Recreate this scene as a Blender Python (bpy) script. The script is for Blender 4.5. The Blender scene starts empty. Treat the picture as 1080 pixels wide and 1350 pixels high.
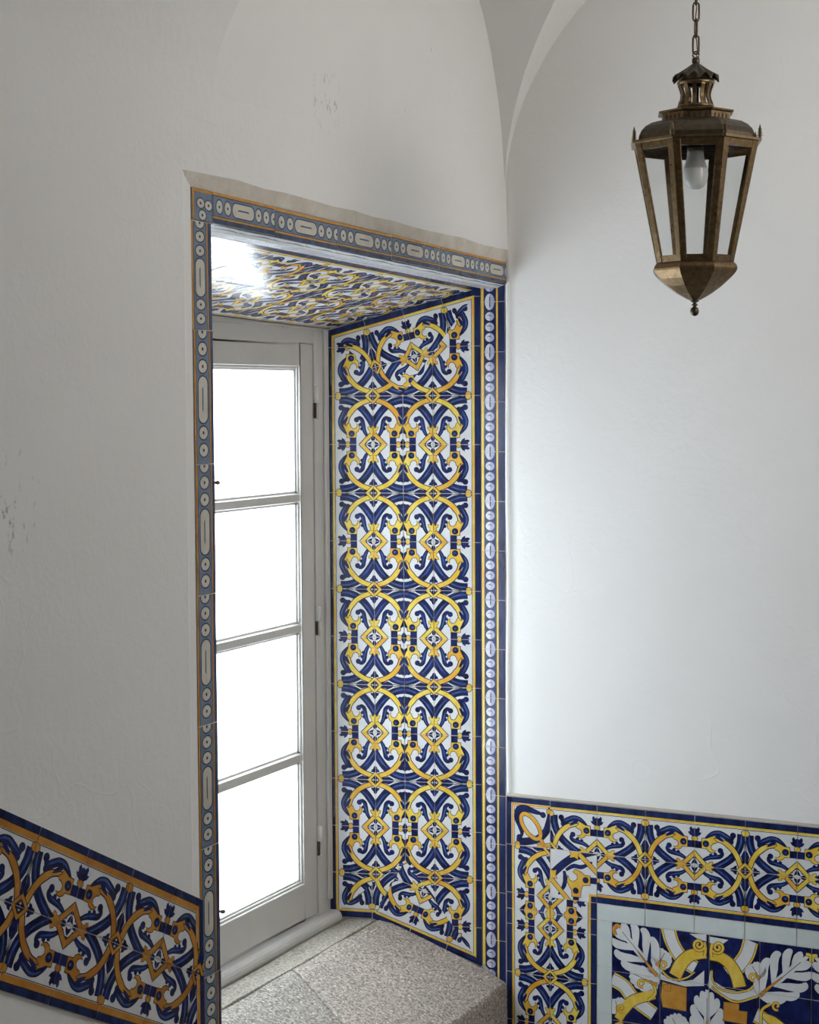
import bpy, math, random
from math import sin, cos, pi, radians, sqrt
from mathutils import Vector, Matrix
from mathutils.geometry import tessellate_polygon

random.seed(7)
SC = bpy.context.scene
COL = SC.collection
ZO = 2.5                      # eye height above the lower floor; all z below are relative to the eye

# ------------------------------------------------------------------ camera
F_PX, YAW, PITCH, ROLL = 2340.0, radians(26.3), math.atan2(151, 2340.0), 0.0055
EYE = Vector((2.015, -4.705, ZO))
fw = Vector((-sin(YAW) * cos(PITCH), cos(YAW) * cos(PITCH), -sin(PITCH)))
rt = Vector((cos(YAW), sin(YAW), 0))
up = rt.cross(fw)
r2 = cos(ROLL) * rt - sin(ROLL) * up
u2 = sin(ROLL) * rt + cos(ROLL) * up
cam_d = bpy.data.cameras.new('camera')
cam = bpy.data.objects.new('camera', cam_d)
COL.objects.link(cam)
M = Matrix.Identity(4)
for i in range(3):
    M[i][0], M[i][1], M[i][2], M[i][3] = r2[i], u2[i], -fw[i], EYE[i]
cam.matrix_world = M
cam_d.sensor_fit = 'HORIZONTAL'
cam_d.sensor_width = 36.0
cam_d.lens = 36.0 * F_PX / 1080.0
cam_d.clip_start = 0.05
SC.camera = cam

# ------------------------------------------------------------------ light
world = bpy.data.worlds.new('overcast_sky')
SC.world = world
world.use_nodes = True
bg = world.node_tree.nodes['Background']
bg.inputs[0].default_value = (0.83, 0.905, 1.0, 1)
bg.inputs[1].default_value = 8.9

def area(name, loc, direction, sx, sy, power, color=(1, 1, 1), portal=False):
    d = bpy.data.lights.new(name, 'AREA')
    d.shape = 'RECTANGLE'; d.size = sx; d.size_y = sy
    d.energy = power; d.color = color
    o = bpy.data.objects.new(name, d)
    COL.objects.link(o)
    o.location = loc
    o.rotation_euler = Vector(direction).to_track_quat('-Z', 'Y').to_euler()
    if portal:
        d.cycles.is_portal = True
    return o

area('window_portal', (-0.66, -0.78, ZO - 0.68), (1, 0, 0), 1.4, 1.9, 1, portal=True)
# added fill lamp facing the window; stands in for unseen daylight from that side
area('opposite_fill_light', (2.33, -0.95, ZO + 0.85), (-1, 0.02, -0.02), 0.9, 0.8, 16.3, (1.0, 0.965, 0.925))

SC.view_settings.view_transform = 'Standard'
SC.view_settings.look = 'None'
SC.view_settings.exposure = 0.0
SC.view_settings.gamma = 1.0
SC.view_settings.use_curve_mapping = False
SC.cycles.use_denoising = True
SC.cycles.max_bounces = 14
SC.cycles.diffuse_bounces = 8
SC.cycles.glossy_bounces = 5
SC.cycles.transmission_bounces = 8
SC.cycles.transparent_max_bounces = 24
SC.cycles.caustics_reflective = False
SC.cycles.caustics_refractive = False
SC.cycles.sample_clamp_indirect = 6.0

# ------------------------------------------------------------------ materials
def lin(r, g, b):
    def f(c):
        c /= 255.0
        return c / 12.92 if c <= 0.04045 else ((c + 0.055) / 1.055) ** 2.4
    return (f(r), f(g), f(b), 1)

class NT:
    def __init__(s, name):
        s.m = bpy.data.materials.new(name)
        s.m.use_nodes = True
        s.t = s.m.node_tree
        s.n = s.t.nodes
        s.p = s.n['Principled BSDF']
        s.out = s.n['Material Output']
    def node(s, typ, **kw):
        n = s.n.new(typ)
        for k, v in kw.items():
            if k.startswith('i_'):
                n.inputs[k[2:].replace('_', ' ')].default_value = v
            else:
                setattr(n, k, v)
        return n
    def link(s, a, b):
        s.t.links.new(a, b)
    def pos(s):
        return s.node('ShaderNodeNewGeometry').outputs['Position']
    def noise(s, scale, detail=4, rough=0.55, vec=None):
        n = s.node('ShaderNodeTexNoise')
        n.inputs['Scale'].default_value = scale
        n.inputs['Detail'].default_value = detail
        n.inputs['Roughness'].default_value = rough
        s.link(vec if vec is not None else s.pos(), n.inputs['Vector'])
        return n.outputs['Fac']
    def ramp(s, fac, stops):
        r = s.node('ShaderNodeValToRGB')
        e = r.color_ramp.elements
        e[0].position, e[0].color = stops[0]
        e[1].position, e[1].color = stops[-1]
        for p, c in stops[1:-1]:
            k = e.new(p); k.color = c
        s.link(fac, r.inputs[0])
        return r.outputs['Color']
    def mix(s, fac, a, b, mode='MIX'):
        x = s.node('ShaderNodeMix')
        x.data_type = 'RGBA'; x.blend_type = mode
        for sock, v in ((x.inputs[0], fac), (x.inputs[6], a), (x.inputs[7], b)):
            if hasattr(v, 'is_linked'):
                s.link(v, sock)
            else:
                sock.default_value = v
        return x.outputs[2]
    def bump(s, h, dist, strength=1.0, normal=None):
        b = s.node('ShaderNodeBump')
        b.inputs['Strength'].default_value = strength
        b.inputs['Distance'].default_value = dist
        s.link(h, b.inputs['Height'])
        if normal is not None:
            s.link(normal, b.inputs['Normal'])
        return b.outputs['Normal']
    def scaled(s, vx, vy, vz):
        m = s.node('ShaderNodeVectorMath', operation='MULTIPLY')
        s.link(s.pos(), m.inputs[0])
        m.inputs[1].default_value = (vx, vy, vz)
        return m.outputs[0]

G0, G1 = (0, 0, 0, 1), (1, 1, 1, 1)

def mat_plaster(name, base, mottled, marks=()):
    t = NT(name)
    a = t.noise(1.3, 4)
    c = t.mix(t.ramp(a, [(0.3, G0), (0.7, G1)]), base, mottled)
    # small scuffs and flaked specks
    sp = t.ramp(t.noise(9.0, 6, 0.7), [(0.70, G0), (0.76, G1)])
    area_m = t.ramp(t.noise(1.1, 2), [(0.52, G0), (0.66, G1)])
    both = t.mix(1.0, sp, area_m, 'MULTIPLY')
    c = t.mix(t.mix(1.0, both, (0.30, 0.30, 0.30, 1), 'MULTIPLY'), c, lin(120, 116, 110))
    fine = t.ramp(t.noise(26.0, 3, 0.6), [(0.775, G0), (0.79, G1)])
    c = t.mix(t.mix(1.0, fine, (0.35, 0.35, 0.35, 1), 'MULTIPLY'), c, lin(120, 112, 102))
    for (px_, py_, pz_, rad_, thr) in marks:
        dn = t.node('ShaderNodeVectorMath', operation='DISTANCE')
        t.link(t.pos(), dn.inputs[0]); dn.inputs[1].default_value = (px_, py_, pz_ + ZO)
        near = t.ramp(dn.outputs['Value'], [(rad_ * 0.3, G1), (rad_, G0)])
        scr = t.ramp(t.noise(1.0, 6, 0.7, t.scaled(60, 60, 26)), [(thr, G0), (thr + 0.05, G1)])
        c = t.mix(t.mix(1.0, t.mix(1.0, near, scr, 'MULTIPLY'), (0.6, 0.6, 0.6, 1), 'MULTIPLY'), c, lin(112, 108, 102))
    t.link(c, t.p.inputs['Base Color'])
    t.p.inputs['Roughness'].default_value = 0.85
    t.p.inputs['Specular IOR Level'].default_value = 0.2
    n1 = t.bump(t.noise(5.0, 5, 0.6), 0.012, 0.32)
    n2 = t.bump(t.noise(55.0, 5, 0.65), 0.0022, 0.6, n1)
    v = t.node('ShaderNodeTexVoronoi', feature='DISTANCE_TO_EDGE')
    v.inputs['Scale'].default_value = 2.3
    wob = t.node('ShaderNodeTexNoise'); wob.inputs['Scale'].default_value = 3.0
    t.link(t.pos(), wob.inputs['Vector'])
    add = t.node('ShaderNodeVectorMath', operation='ADD')
    t.link(t.pos(), add.inputs[0]); t.link(wob.outputs['Color'], add.inputs[1])
    t.link(add.outputs[0], v.inputs['Vector'])
    crack = t.ramp(v.outputs['Distance'], [(0.0, G1), (0.018, G0)])
    gate = t.ramp(t.noise(1.7, 2), [(0.50, G0), (0.62, G1)])
    n3 = t.bump(t.mix(1.0, crack, gate, 'MULTIPLY'), 0.0010, 0.5, n2)
    t.link(n3, t.p.inputs['Normal'])
    return t.m

def mat_glaze(name, a, b, streak=(30, 30, 9), rough=0.13, hue=None):
    """painted, glazed colour with brushy streaks and per-tile tone"""
    t = NT(name)
    f = t.noise(1.0, 5, 0.62, t.scaled(*streak))
    c = t.mix(t.ramp(f, [(0.36, G0), (0.66, G1)]), a, b)
    if hue is not None:
        at = t.node('ShaderNodeAttribute', attribute_name='tone')
        f2 = t.noise(16.0, 3, 0.6)
        s = t.node('ShaderNodeMath', operation='ADD'); s.use_clamp = True
        t.link(at.outputs['Fac'], s.inputs[0])
        mm = t.node('ShaderNodeMath', operation='MULTIPLY_ADD')
        t.link(f2, mm.inputs[0]); mm.inputs[1].default_value = 1.5; mm.inputs[2].default_value = -0.80
        t.link(mm.outputs[0], s.inputs[1])
        c = t.mix(s.outputs[0], c, hue)
    t.link(c, t.p.inputs['Base Color'])
    t.p.inputs['Roughness'].default_value = rough + 0.06
    t.p.inputs['Specular IOR Level'].default_value = 0.38
    n = t.bump(t.noise(14.0, 3, 0.5), 0.0030, 0.45)
    n = t.bump(t.noise(130.0, 2, 0.5), 0.0004, 0.5, n)
    t.link(n, t.p.inputs['Normal'])
    return t.m

def mat_plain(name, a, b, scale, rough, bump=0.0, metal=0.0, bscale=None):
    t = NT(name)
    c = t.mix(t.ramp(t.noise(scale, 5, 0.6), [(0.35, G0), (0.68, G1)]), a, b)
    t.link(c, t.p.inputs['Base Color'])
    t.p.inputs['Roughness'].default_value = rough
    t.p.inputs['Metallic'].default_value = metal
    if bump:
        t.link(t.bump(t.noise(bscale or scale, 4, 0.6), bump, 0.6), t.p.inputs['Normal'])
    return t.m

def mat_paint():
    t = NT('white_window_paint')
    c = t.mix(t.ramp(t.noise(5, 4), [(0.35, G0), (0.7, G1)]), lin(204, 202, 199), lin(214, 212, 209))
    chip = t.ramp(t.noise(1.0, 6, 0.7, t.scaled(34, 17, 34)), [(0.71, G0), (0.73, G1)])
    c = t.mix(chip, c, lin(104, 92, 80))
    t.link(c, t.p.inputs['Base Color'])
    t.p.inputs['Roughness'].default_value = 0.42
    t.link(t.bump(t.noise(60, 4), 0.0008, 0.6), t.p.inputs['Normal'])
    return t.m

def mat_granite(name, a, b, c3, lightspeck):
    t = NT(name)
    big = t.ramp(t.noise(4.0, 5, 0.6), [(0.35, G0), (0.68, G1)])
    c = t.mix(big, a, b)
    gr = t.ramp(t.noise(120.0, 3, 0.7), [(0.36, G0), (0.62, G1)])
    c = t.mix(gr, c3, c)
    sp = t.ramp(t.noise(150.0, 2, 0.6), [(0.60, G0), (0.68, G1)])
    c = t.mix(sp, c, lightspeck)
    t.link(c, t.p.inputs['Base Color'])
    t.p.inputs['Roughness'].default_value = 0.78
    n = t.bump(t.noise(9.0, 4), 0.012, 0.5)
    n = t.bump(t.noise(190.0, 3, 0.7), 0.0022, 0.8, n)
    t.link(n, t.p.inputs['Normal'])
    return t.m

def mat_frosted():
    t = NT('frosted_window_glass')
    t.n.remove(t.p)
    tr = t.node('ShaderNodeBsdfTransparent'); tr.inputs[0].default_value = (0.97, 0.98, 0.97, 1)
    tl = t.node('ShaderNodeBsdfTranslucent')
    c = t.mix(t.ramp(t.noise(4.0, 3), [(0.3, G0), (0.7, G1)]), (0.86, 0.88, 0.87, 1), (0.97, 0.97, 0.96, 1))
    t.link(c, tl.inputs[0])
    gl = t.node('ShaderNodeBsdfGlossy'); gl.inputs['Roughness'].default_value = 0.25
    m1 = t.node('ShaderNodeMixShader'); m1.inputs[0].default_value = 0.55
    t.link(tr.outputs[0], m1.inputs[1]); t.link(tl.outputs[0], m1.inputs[2])
    m2 = t.node('ShaderNodeMixShader'); m2.inputs[0].default_value = 0.04
    t.link(m1.outputs[0], m2.inputs[1]); t.link(gl.outputs[0], m2.inputs[2])
    t.link(m2.outputs[0], t.out.inputs['Surface'])
    return t.m

def mat_clear():
    t = NT('lantern_glass')
    t.n.remove(t.p)
    tr = t.node('ShaderNodeBsdfTransparent'); tr.inputs[0].default_value = (0.965, 0.97, 0.97, 1)
    gl = t.node('ShaderNodeBsdfGlossy'); gl.inputs['Roughness'].default_value = 0.04
    lw = t.node('ShaderNodeLayerWeight'); lw.inputs['Blend'].default_value = 0.5
    pw = t.node('ShaderNodeMath', operation='POWER'); t.link(lw.outputs['Facing'], pw.inputs[0]); pw.inputs[1].default_value = 4.0
    fr = t.node('ShaderNodeMath', operation='MULTIPLY_ADD'); t.link(pw.outputs[0], fr.inputs[0]); fr.inputs[1].default_value = 0.5; fr.inputs[2].default_value = 0.025
    m = t.node('ShaderNodeMixShader')
    t.link(fr.outputs[0], m.inputs[0]); t.link(tr.outputs[0], m.inputs[1]); t.link(gl.outputs[0], m.inputs[2])
    t.link(m.outputs[0], t.out.inputs['Surface'])
    return t.m

def mat_brass(name, a, b, c, rough):
    t = NT(name)
    col = t.ramp(t.noise(95.0, 5, 0.6), [(0.25, a), (0.52, b), (0.80, c)])
    t.link(col, t.p.inputs['Base Color'])
    t.p.inputs['Metallic'].default_value = 0.92
    r = t.node('ShaderNodeMath', operation='MULTIPLY_ADD')
    t.link(t.noise(60.0, 3), r.inputs[0]); r.inputs[1].default_value = 0.25; r.inputs[2].default_value = rough - 0.12
    t.link(r.outputs[0], t.p.inputs['Roughness'])
    t.link(t.bump(t.noise(90.0, 3), 0.0006, 0.5), t.p.inputs['Normal'])
    return t.m

PLASTER = mat_plaster('white_lime_plaster', lin(232, 231, 229), lin(226, 224, 221),
                      [(0.0, -1.05, 0.69, 0.09, 0.57), (0.0, -0.65, 0.72, 0.05, 0.60), (0.011, -2.24, -0.18, 0.12, 0.58), (0.0, -0.50, 0.90, 0.04, 0.60)])
MORTAR = mat_plain('beige_lime_mortar', lin(212, 204, 193), lin(196, 186, 172), 18, 0.9, 0.004, bscale=60)
GROUT = mat_plain('tile_grout', lin(206, 198, 188), lin(172, 160, 146), 30, 0.9)
WHITE = mat_glaze('white_tile_glaze', lin(216, 216, 216), lin(203, 205, 209), (20, 20, 20), 0.12)
BLUE = mat_glaze('cobalt_blue_glaze', lin(9, 13, 50), lin(24, 38, 98), (44, 44, 30), 0.12)
EDGE = mat_glaze('dark_blue_border_glaze', lin(10, 20, 58), lin(26, 44, 96), (60, 60, 6), 0.12)
LINE = mat_glaze('dark_outline_glaze', lin(10, 12, 32), lin(16, 20, 46), (30, 30, 30), 0.12)
MIDBLUE = mat_glaze('washed_blue_glaze', lin(40, 64, 124), lin(70, 98, 152), (50, 50, 30), 0.12)
SLATE = mat_glaze('slate_blue_glaze', lin(34, 48, 76), lin(56, 74, 104), (40, 40, 20), 0.14)
YELLOW = mat_glaze('yellow_glaze', lin(216, 182, 58), lin(228, 204, 100), (40, 40, 26), 0.12, hue=lin(210, 136, 38))
OCHRE = mat_glaze('ochre_glaze', lin(186, 128, 48), lin(204, 152, 70), (26, 26, 26), 0.14, hue=lin(166, 104, 40))
STEEL = mat_glaze('grey_blue_strip_glaze', lin(92, 108, 130), lin(114, 128, 146), (22, 22, 22), 0.14)
CREAM = mat_glaze('cream_bead_glaze', lin(204, 199, 186), lin(190, 184, 172), (24, 24, 24), 0.14)
LILAC = mat_glaze('pale_bead_glaze', lin(206, 206, 216), lin(184, 186, 204), (24, 24, 24), 0.13)
LILAC2 = mat_glaze('bead_wash_glaze', lin(150, 152, 182), lin(168, 170, 196), (24, 24, 24), 0.13)
PALE = mat_glaze('pale_grey_tile_glaze', lin(206, 212, 212), lin(190, 200, 198), (9, 9, 9), 0.16)
BROWN = mat_glaze('brown_outline_glaze', lin(92, 66, 34), lin(112, 82, 40), (24, 24, 24), 0.13)
PAINT = mat_paint()
DARK = mat_plain('painted_hole_dark', lin(40, 36, 32), lin(26, 24, 22), 20, 0.9)  # near-black colour for the painted holes of the lantern collar
RUST = mat_plain('rusty_iron', lin(96, 70, 48), lin(52, 42, 34), 60, 0.7, 0.001)
STONE_A = mat_granite('pale_sill_stone', lin(196, 191, 180), lin(182, 176, 165), lin(128, 121, 110), lin(206, 201, 190))
STONE_B = mat_granite('grey_sill_stone', lin(200, 194, 184), lin(178, 172, 164), lin(112, 106, 98), lin(240, 236, 230))
STONE_C = mat_granite('pinkish_sill_stone', lin(212, 198, 188), lin(192, 183, 174), lin(118, 110, 102), lin(244, 238, 231))
FROST = mat_frosted()
CLEAR = mat_clear()
BRASS = mat_brass('aged_brass', lin(86, 71, 51), lin(112, 92, 66), lin(132, 111, 80), 0.31)
BRASS_D = mat_brass('dark_bronze', lin(64, 57, 48), lin(80, 71, 59), lin(96, 85, 70), 0.40)
BULB = mat_plain('opal_bulb', lin(244, 243, 240), lin(240, 239, 235), 10, 0.2)
BULB_N = mat_plain('grey_bulb_neck', lin(206, 204, 200), lin(198, 196, 192), 10, 0.35)
COPPER = mat_plain('copper_cord', lin(130, 88, 56), lin(100, 66, 42), 40, 0.5)

# ------------------------------------------------------------------ mesh helpers
class MB:
    def __init__(s):
        s.v, s.f, s.mi, s.tone, s.mats, s.smooth = [], [], [], [], [], []
    def m(s, mat):
        if mat not in s.mats:
            s.mats.append(mat)
        return s.mats.index(mat)
    def face(s, pts, mat, tone=0.0, smooth=False, flip_to=None):
        pts = [Vector(p) for p in pts]
        if flip_to is not None:
            n = Vector((0, 0, 0))
            for i in range(len(pts)):
                n += (pts[i] - pts[0]).cross(pts[(i + 1) % len(pts)] - pts[0])
            if n.dot(flip_to) < 0:
                pts.reverse()
        b = len(s.v)
        s.v += [p + Vector((0, 0, ZO)) for p in pts]
        s.f.append(tuple(range(b, b + len(pts))))
        s.mi.append(s.m(mat)); s.tone.append(tone); s.smooth.append(smooth)
    def grid(s, rows, mat, closed=False, smooth=True):
        """rows of points; shared vertices"""
        b = len(s.v); n = len(rows[0])
        for r in rows:
            s.v += [Vector(p) + Vector((0, 0, ZO)) for p in r]
        k = s.m(mat)
        for i in range(len(rows) - 1):
            for j in range(n if closed else n - 1):
                a = b + i * n + j; a2 = b + i * n + (j + 1) % n
                s.f.append((a, a2, a2 + n, a + n)); s.mi.append(k); s.tone.append(0); s.smooth.append(smooth)
    def box(s, lo, hi, mat, bev=0.0):
        x0, y0, z0 = lo; x1, y1, z1 = hi
        s.hull([(x0, y0), (x1, y0), (x1, y1), (x0, y1)], z0, z1, mat)
    def hull(s, poly, z0, z1, mat, axis='z'):
        """prism of a polygon along an axis"""
        def P(a, b, c):
            return {'z': (a, b, c), 'y': (a, c, b), 'x': (c, a, b)}[axis]
        n = len(poly); b = len(s.v)
        for z in (z0, z1):
            s.v += [Vector(P(a, c, z)) + Vector((0, 0, ZO)) for a, c in poly]
        k = s.m(mat)
        fs = [tuple(range(b, b + n))[::-1], tuple(range(b + n, b + 2 * n))]
        fs += [(b + i, b + (i + 1) % n, b + n + (i + 1) % n, b + n + i) for i in range(n)]
        for f in fs:
            s.f.append(f); s.mi.append(k); s.tone.append(0); s.smooth.append(False)
    def lathe(s, prof, center, mat, n=24, rot=0.0, smooth=True, rfun=None):
        rows = []
        for r, z in prof:
            row = []
            for i in range(n):
                a = rot + 2 * pi * i / n
                rr = r * (rfun(i, r, z) if rfun else 1)
                row.append((center[0] + rr * cos(a), center[1] + rr * sin(a), center[2] + z))
            rows.append(row)
        s.grid(rows, mat, closed=True, smooth=smooth)
    def tube(s, pts, r, mat, n=8, closed=False):
        pts = [Vector(p) for p in pts]; rows = []
        N = len(pts)
        for i in range(N):
            if closed:
                t = pts[(i + 1) % N] - pts[i - 1]
            else:
                t = pts[min(i + 1, N - 1)] - pts[max(i - 1, 0)]
            t.normalize()
            a = t.cross(Vector((0, 0, 1)))
            if a.length < 0.2:
                a = t.cross(Vector((1, 0.3, 0)))
            a.normalize(); bb = t.cross(a)
            rr = r[i] if isinstance(r, (list, tuple)) else r
            rows.append([pts[i] + rr * (cos(2 * pi * k / n) * a + sin(2 * pi * k / n) * bb) for k in range(n)])
        if closed:
            rows.append(rows[0])
        s.grid(rows, mat, closed=True)
        if not closed:
            s.face(rows[0], mat); s.face(rows[-1][::-1], mat)
    def obj(s, name, parent=None, fix=True, bevel=0.0):
        if parent is not None:
            o_ = parent['_o'] if '_o' in parent.keys() else (0, 0, 0)
            org = Vector(o_)
        else:
            xs = [v.x for v in s.v]; ys = [v.y for v in s.v]; zs = [v.z for v in s.v]
            org = Vector(((min(xs) + max(xs)) / 2, (min(ys) + max(ys)) / 2, min(zs)))
        me = bpy.data.meshes.new(name)
        me.from_pydata([v - org for v in s.v], [], s.f)
        for m in s.mats:
            me.materials.append(m)
        me.polygons.foreach_set('material_index', s.mi)
        me.polygons.foreach_set('use_smooth', s.smooth)
        if any(s.tone):
            at = me.attributes.new('tone', 'FLOAT', 'FACE')
            at.data.foreach_set('value', s.tone)
        me.update()
        if fix:
            import bmesh
            bm = bmesh.new(); bm.from_mesh(me)
            bmesh.ops.remove_doubles(bm, verts=bm.verts, dist=1e-6)
            bmesh.ops.recalc_face_normals(bm, faces=bm.faces)
            bm.to_mesh(me); bm.free()
        o = bpy.data.objects.new(name, me)
        COL.objects.link(o)
        if parent is not None:
            o.parent = parent
            o['_o'] = tuple(org)
        else:
            o.location = org
            o['_o'] = tuple(org)
        if bevel:
            b = o.modifiers.new('bevel', 'BEVEL'); b.width = bevel; b.segments = 2; b.limit_method = 'ANGLE'
        return o

def empty(name, loc):
    o = bpy.data.objects.new(name, None)
    COL.objects.link(o)
    o.location = Vector(loc) + Vector((0, 0, ZO))
    o['_o'] = tuple(o.location)
    o.empty_display_size = 0.1
    return o

def tag(o, label, cat, group=None):
    o['label'] = label; o['category'] = cat
    if group:
        o['group'] = group
    return o

def struct(o):
    o['kind'] = 'structure'
    return o

# ------------------------------------------------------------------ painted tile art
LAY = 0.00003

def smooth_path(pts, n=6, closed=False):
    P = [Vector((p[0], p[1])) for p in pts]; out = []; N = len(P)
    for i in range(N if closed else N - 1):
        p0 = P[i - 1] if (closed or i > 0) else P[0] * 2 - P[1]
        p1, p2 = P[i], P[(i + 1) % N]
        p3 = P[(i + 2) % N] if (closed or i + 2 < N) else P[-1] * 2 - P[-2]
        for k in range(n):
            t = k / n
            out.append(0.5 * ((2 * p1) + (-p0 + p2) * t + (2 * p0 - 5 * p1 + 4 * p2 - p3) * t * t + (-p0 + 3 * p1 - 3 * p2 + p3) * t ** 3))
    if not closed:
        out.append(P[-1])
    return out

class Art:
    """convex pieces (points, material, layer) in local 2D units"""
    def __init__(s):
        s.p = []
    def quad(s, x0, y0, x1, y1, mat, lay):
        s.p.append(([Vector((x0, y0)), Vector((x1, y0)), Vector((x1, y1)), Vector((x0, y1))], mat, lay))
    def poly(s, pts, mat, lay, ow=0.012, smooth=0, om=None):
        P = smooth_path(pts, smooth, True) if smooth else [Vector((a, b)) for a, b in pts]
        for tri in tessellate_polygon([[Vector((p.x, p.y, 0)) for p in P]]):
            s.p.append(([P[i] for i in tri], mat, lay))
        if ow:
            s.stroke(P + [P[0]], ow, om or LINE, lay + 0.4, ow=0, n=0)
    def circle(s, c, r, mat, lay, ow=0.012, ry=None, n=16, om=None, owy=None):
        ry = ry or r
        def ring(a, b):
            return [Vector((c[0] + a * cos(2 * pi * k / n), c[1] + b * sin(2 * pi * k / n))) for k in range(n)]
        if ow:
            s.p.append((ring(r + ow, ry + (ow if owy is None else owy)), om or LINE, lay - 0.4))
        s.p.append((ring(r, ry), mat, lay))
    def stroke(s, pts, w, mat, lay, ow=0.012, n=6, om=None):
        P = smooth_path(pts, n) if n else [Vector((p[0], p[1])) for p in pts]
        N = len(P)
        def wid(i):
            if isinstance(w, (list, tuple)):
                t = i / (N - 1) * (len(w) - 1); k = min(int(t), len(w) - 2)
                return w[k] * (1 - (t - k)) + w[k + 1] * (t - k)
            return w
        def strip(extra, mat, lay):
            L, R = [], []
            for i in range(N):
                t = P[min(i + 1, N - 1)] - P[max(i - 1, 0)]
                if t.length < 1e-9:
                    t = Vector((1, 0))
                t.normalize(); nn = Vector((-t.y, t.x))
                h = wid(i) / 2 + extra
                L.append(P[i] + nn * h); R.append(P[i] - nn * h)
            for i in range(N - 1):
                s.p.append(([L[i], R[i], R[i + 1], L[i + 1]], mat, lay))
        if ow:
            strip(ow, om or LINE, lay - 0.4)
        strip(0, mat, lay)

def clip_half(poly, a, n):
    """keep side where (p-a).n >= 0"""
    out = []; N = len(poly)
    for i in range(N):
        p, q = poly[i], poly[(i + 1) % N]
        dp, dq = (p - a).dot(n), (q - a).dot(n)
        if dp >= 0:
            out.append(p)
        if (dp >= 0) != (dq >= 0):
            out.append(p + (q - p) * (dp / (dp - dq)))
    return out

def clip(poly, region):
    N = len(region)
    ar = sum(region[i].x * region[(i + 1) % N].y - region[(i + 1) % N].x * region[i].y for i in range(N))
    sg = 1 if ar > 0 else -1
    for i in range(N):
        e = region[(i + 1) % N] - region[i]
        poly = clip_half(poly, region[i], Vector((-e.y, e.x)) * sg)
        if len(poly) < 3:
            return None
    ar = sum(poly[i].x * poly[(i + 1) % len(poly)].y - poly[(i + 1) % len(poly)].x * poly[i].y for i in range(len(poly)))
    return poly if abs(ar) > 1e-9 else None

def V2(*a):
    return [Vector(p) for p in a]

class Panel:
    def __init__(s, fmap, normal):
        s.mb = MB(); s.map = fmap; s.n = Vector(normal).normalized(); s.tone = 0.0; s.tilt = (0, 0, 0, 0)
    def piece(s, poly, mat, lay, region=None, jit=(0, 0)):
        if region is not None:
            poly = clip(poly, region)
            if poly is None:
                return
        cx, cy, tx, ty = s.tilt
        pts = [s.map(p.x, p.y) + s.n * (lay * LAY + tx * (p.x - cx) + ty * (p.y - cy)) for p in poly]
        s.mb.face(pts, mat, s.tone, flip_to=s.n)
    def tile(s, art, aff, cell, regions, base=WHITE, gap=0.0009, tone=None):
        """aff(p,q)->(s,t); cell: polygon in (s,t) of this tile; regions: list of convex polys to intersect with"""
        s.tone = (random.random() * 0.75 - 0.15) if tone is None else tone
        s.tone = max(s.tone, 0.001)
        c = sum(cell, Vector((0, 0))) / len(cell)
        inset = []
        N = len(cell)
        for i in range(N):
            d0 = (cell[i] - cell[i - 1]).normalized(); d1 = (cell[(i + 1) % N] - cell[i]).normalized()
            inw = (c - cell[i])
            b = Vector((0, 0))
            for d in (d0, d1):
                nn = Vector((-d.y, d.x))
                if nn.dot(inw) < 0:
                    nn = -nn
                b += nn * gap
            inset.append(cell[i] + b)
        reg = inset
        for r in regions:
            reg = clip(reg, r)
            if reg is None:
                return
        ext = [max(q.x for q in cell) - min(q.x for q in cell), max(q.y for q in cell) - min(q.y for q in cell)]
        if max(ext) < 0.2:
            s.tilt = (c.x, c.y, random.uniform(-0.0075, 0.0075), random.uniform(-0.0075, 0.0075))
        s.piece(reg, base, 0)
        for poly, mat, lay in art.p:
            s.piece([Vector(aff(p.x, p.y)) for p in poly], mat, lay, reg)
        s.tilt = (0, 0, 0, 0)
    def slab(s, outline, depth=0.008, mat=GROUT, face=-0.0013):
        top = [s.map(a, b) + s.n * face for a, b in outline]
        bot = [s.map(a, b) - s.n * depth for a, b in outline]
        s.mb.face(top, mat, flip_to=s.n)
        s.mb.face(bot, mat, flip_to=-s.n)
        N = len(outline); c = sum(top, Vector((0, 0, 0))) / N
        for i in range(N):
            j = (i + 1) % N
            mid = (top[i] + top[j]) / 2 - c
            s.mb.face([top[i], top[j], bot[j], bot[i]], mat, flip_to=mid)
    def band(s, a, b, inn, lo, hi, mat, lay, region=None):
        """strip parallel to edge a->b between distances lo..hi towards inn"""
        a, b, inn = Vector(a), Vector(b), Vector(inn)
        d = (b - a).normalized(); n = Vector((-d.y, d.x))
        if n.dot(inn - a) < 0:
            n = -n
        s.piece([a + n * lo, b + n * lo, b + n * hi, a + n * hi], mat, lay, region)
    def obj(s, name):
        return s.mb.obj(name, fix=False)

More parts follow.
